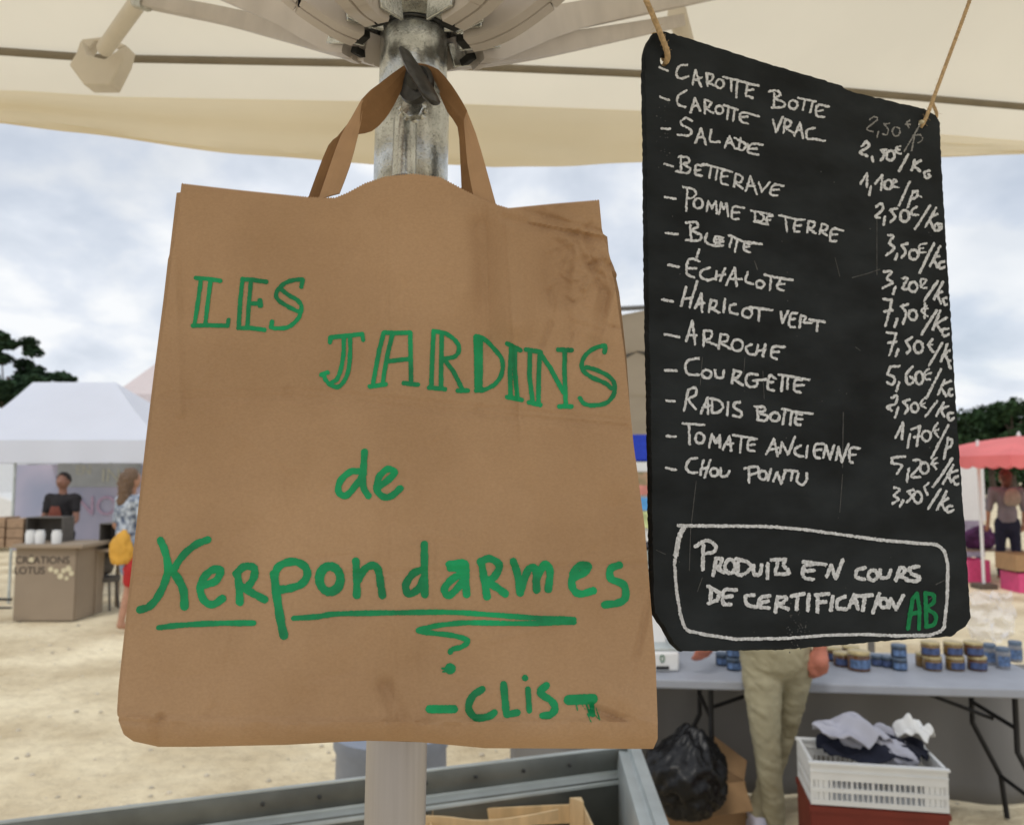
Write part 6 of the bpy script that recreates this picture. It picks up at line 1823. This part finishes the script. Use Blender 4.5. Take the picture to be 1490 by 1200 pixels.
# ------------------------------------------------------------------ trees
def tree(name, label, base, h, crown, material, leaf=0.16, n=5000, seed=0, trunk_r=0.25, group=None, limbs=7, flat=1.0):
    rr = random.Random(seed)
    t = thing(name, label, 'tree', base, 0, group)
    b = Vector(base)
    tr_ = MB()
    pts = [b + Vector((0.25 * math.sin(k * 0.9 + seed) * k / 5, 0.2 * math.cos(k + seed) * k / 5, h * 0.72 * k / 6)) for k in range(7)]
    tr_.tube(pts, [trunk_r * (1 - 0.12 * k) for k in range(7)], 10)
    cl = []
    for k in range(limbs):
        s = 0.35 + 0.6 * k / limbs
        p0 = pts[0].lerp(pts[-1], s)
        an = k * 2.4 + seed
        e_ = Vector((b.x + crown[0] * 0.75 * math.cos(an) * rr.uniform(.5, 1), b.y + crown[1] * 0.75 * math.sin(an) * rr.uniform(.5, 1), b.z + h * rr.uniform(.5, .93)))
        tr_.tube([p0, p0.lerp(e_, .5) + Vector((0, 0, .2)), e_], [trunk_r * .4, trunk_r * .25, trunk_r * .08], 6)
        cl.append(e_)
    obj('trunk', tr_, M_bark, t, smooth=True)
    cz = b.z + h - crown[2]
    for k in range(22):
        for _ in range(20):
            v = Vector((rr.uniform(-1, 1), rr.uniform(-1, 1), rr.uniform(-1, 1)))
            if v.length < 1: break
        v = v.normalized() * v.length ** 0.4
        cl.append(Vector((b.x + v.x * crown[0] * .82, b.y + v.y * crown[1] * .82, cz + v.z * crown[2] * .86)))
    V, F = [], []
    for i in range(n):
        c = cl[rr.randrange(len(cl))]
        rad = crown[0] * 0.30
        v = Vector((rr.gauss(0, 1), rr.gauss(0, 1), rr.gauss(0, 1)))
        v = v.normalized() * (rr.random() ** 0.5) * rad
        p_ = c + Vector((v.x, v.y, v.z * flat))
        a_ = Vector((rr.uniform(-1, 1), rr.uniform(-1, 1), rr.uniform(-.6, .6))).normalized() * leaf * rr.uniform(.6, 1.3)
        q_ = a_.cross(Vector((rr.uniform(-1, 1), rr.uniform(-1, 1), rr.uniform(-1, 1)))).normalized() * leaf * rr.uniform(.3, .7)
        o_ = len(V)
        V += [p_ - a_, p_ + q_, p_ + a_, p_ - q_]
        F.append((o_, o_ + 1, o_ + 2, o_ + 3))
    mb = MB(); mb.v = V; mb.f = F; mb.mi = [0] * len(F)
    obj('crown', mb, material, t, solid=0) if False else None
    me = bpy.data.meshes.new('crown'); me.from_pydata([tuple(v) for v in V], [], F); me.materials.append(material)
    o_ = bpy.data.objects.new('crown', me); link(o_, t)
    return t


pt = PY(8, 700, 32); 
tree('pine_tree', 'dark umbrella pine with a broken crown above the white tent at the left', (pt.x, 32, 0), PY(8, 472, 32).z, (1.35, 1.5, 1.9), M_leaf_pine, leaf=0.13, n=6500, seed=4, trunk_r=0.2, flat=0.6)
pt = PY(62, 700, 33)
tree('pine_tree', 'smaller pine showing to the right of the umbrella pine, just above the tent roof', (pt.x, 33, 0), PY(60, 534, 33).z, (1.35, 1.3, 0.9), M_leaf_pine, leaf=0.13, n=4500, seed=9, trunk_r=0.15, flat=0.5)
tops = [(1385, 606), (1412, 592), (1440, 582), (1470, 579), (1505, 577)]
lbs = ['leftmost dark tree of the wood behind the red parasol, next to the slate board', 'second dark tree from the board in the wood behind the red parasol', 'tree in the wood just above the finial of the red parasol', 'tall tree of the wood at the right edge of the picture',
       'dark tree of the wood outside the right edge of the view', 'dark tree of the wood outside the right edge of the view', 'dark tree of the wood outside the right edge of the view', 'dark tree of the wood outside the right edge of the view']
for k, ((x_, y_), lb) in enumerate(zip(tops, lbs)):
    Yt = 48 + (k % 3) * 3
    p_ = PY(x_, y_, Yt)
    tree('dark_tree', lb, (p_.x, Yt, 0), p_.z, (1.9, 1.9, 2.3), M_leaf, leaf=0.17, n=5200, seed=20 + k, trunk_r=0.22, group='wood behind the red parasol')
# low hedge line closing the far side of the square
hg = MB(); V, F = [], []
rr = random.Random(50)
for i in range(26000):
    x_ = rr.uniform(-60, 60)
    yy_ = 62 + 3 * rr.random()
    top_ = 3.1 + 0.9 * fbm((x_ * 0.12, 0, 0), 1, 3)
    z_ = top_ * rr.random() ** 0.6
    a_ = Vector((rr.uniform(-1, 1), rr.uniform(-1, 1), rr.uniform(-.6, .6))).normalized() * rr.uniform(.2, .42)
    q_ = a_.cross(Vector((rr.uniform(-1, 1), rr.uniform(-1, 1), rr.uniform(-1, 1)))).normalized() * rr.uniform(.1, .25)
    p_ = Vector((x_, yy_, z_)); o_ = len(V); V += [p_ - a_, p_ + q_, p_ + a_, p_ - q_]; F.append((o_, o_ + 1, o_ + 2, o_ + 3))
me = bpy.data.meshes.new('undergrowth'); me.from_pydata([tuple(v) for v in V], [], F); me.materials.append(M_leaf)
o_ = bpy.data.objects.new('undergrowth', me); COL.objects.link(o_)
tag(o_, 'low dark belt of bushes along the far side of the square', kind='stuff')
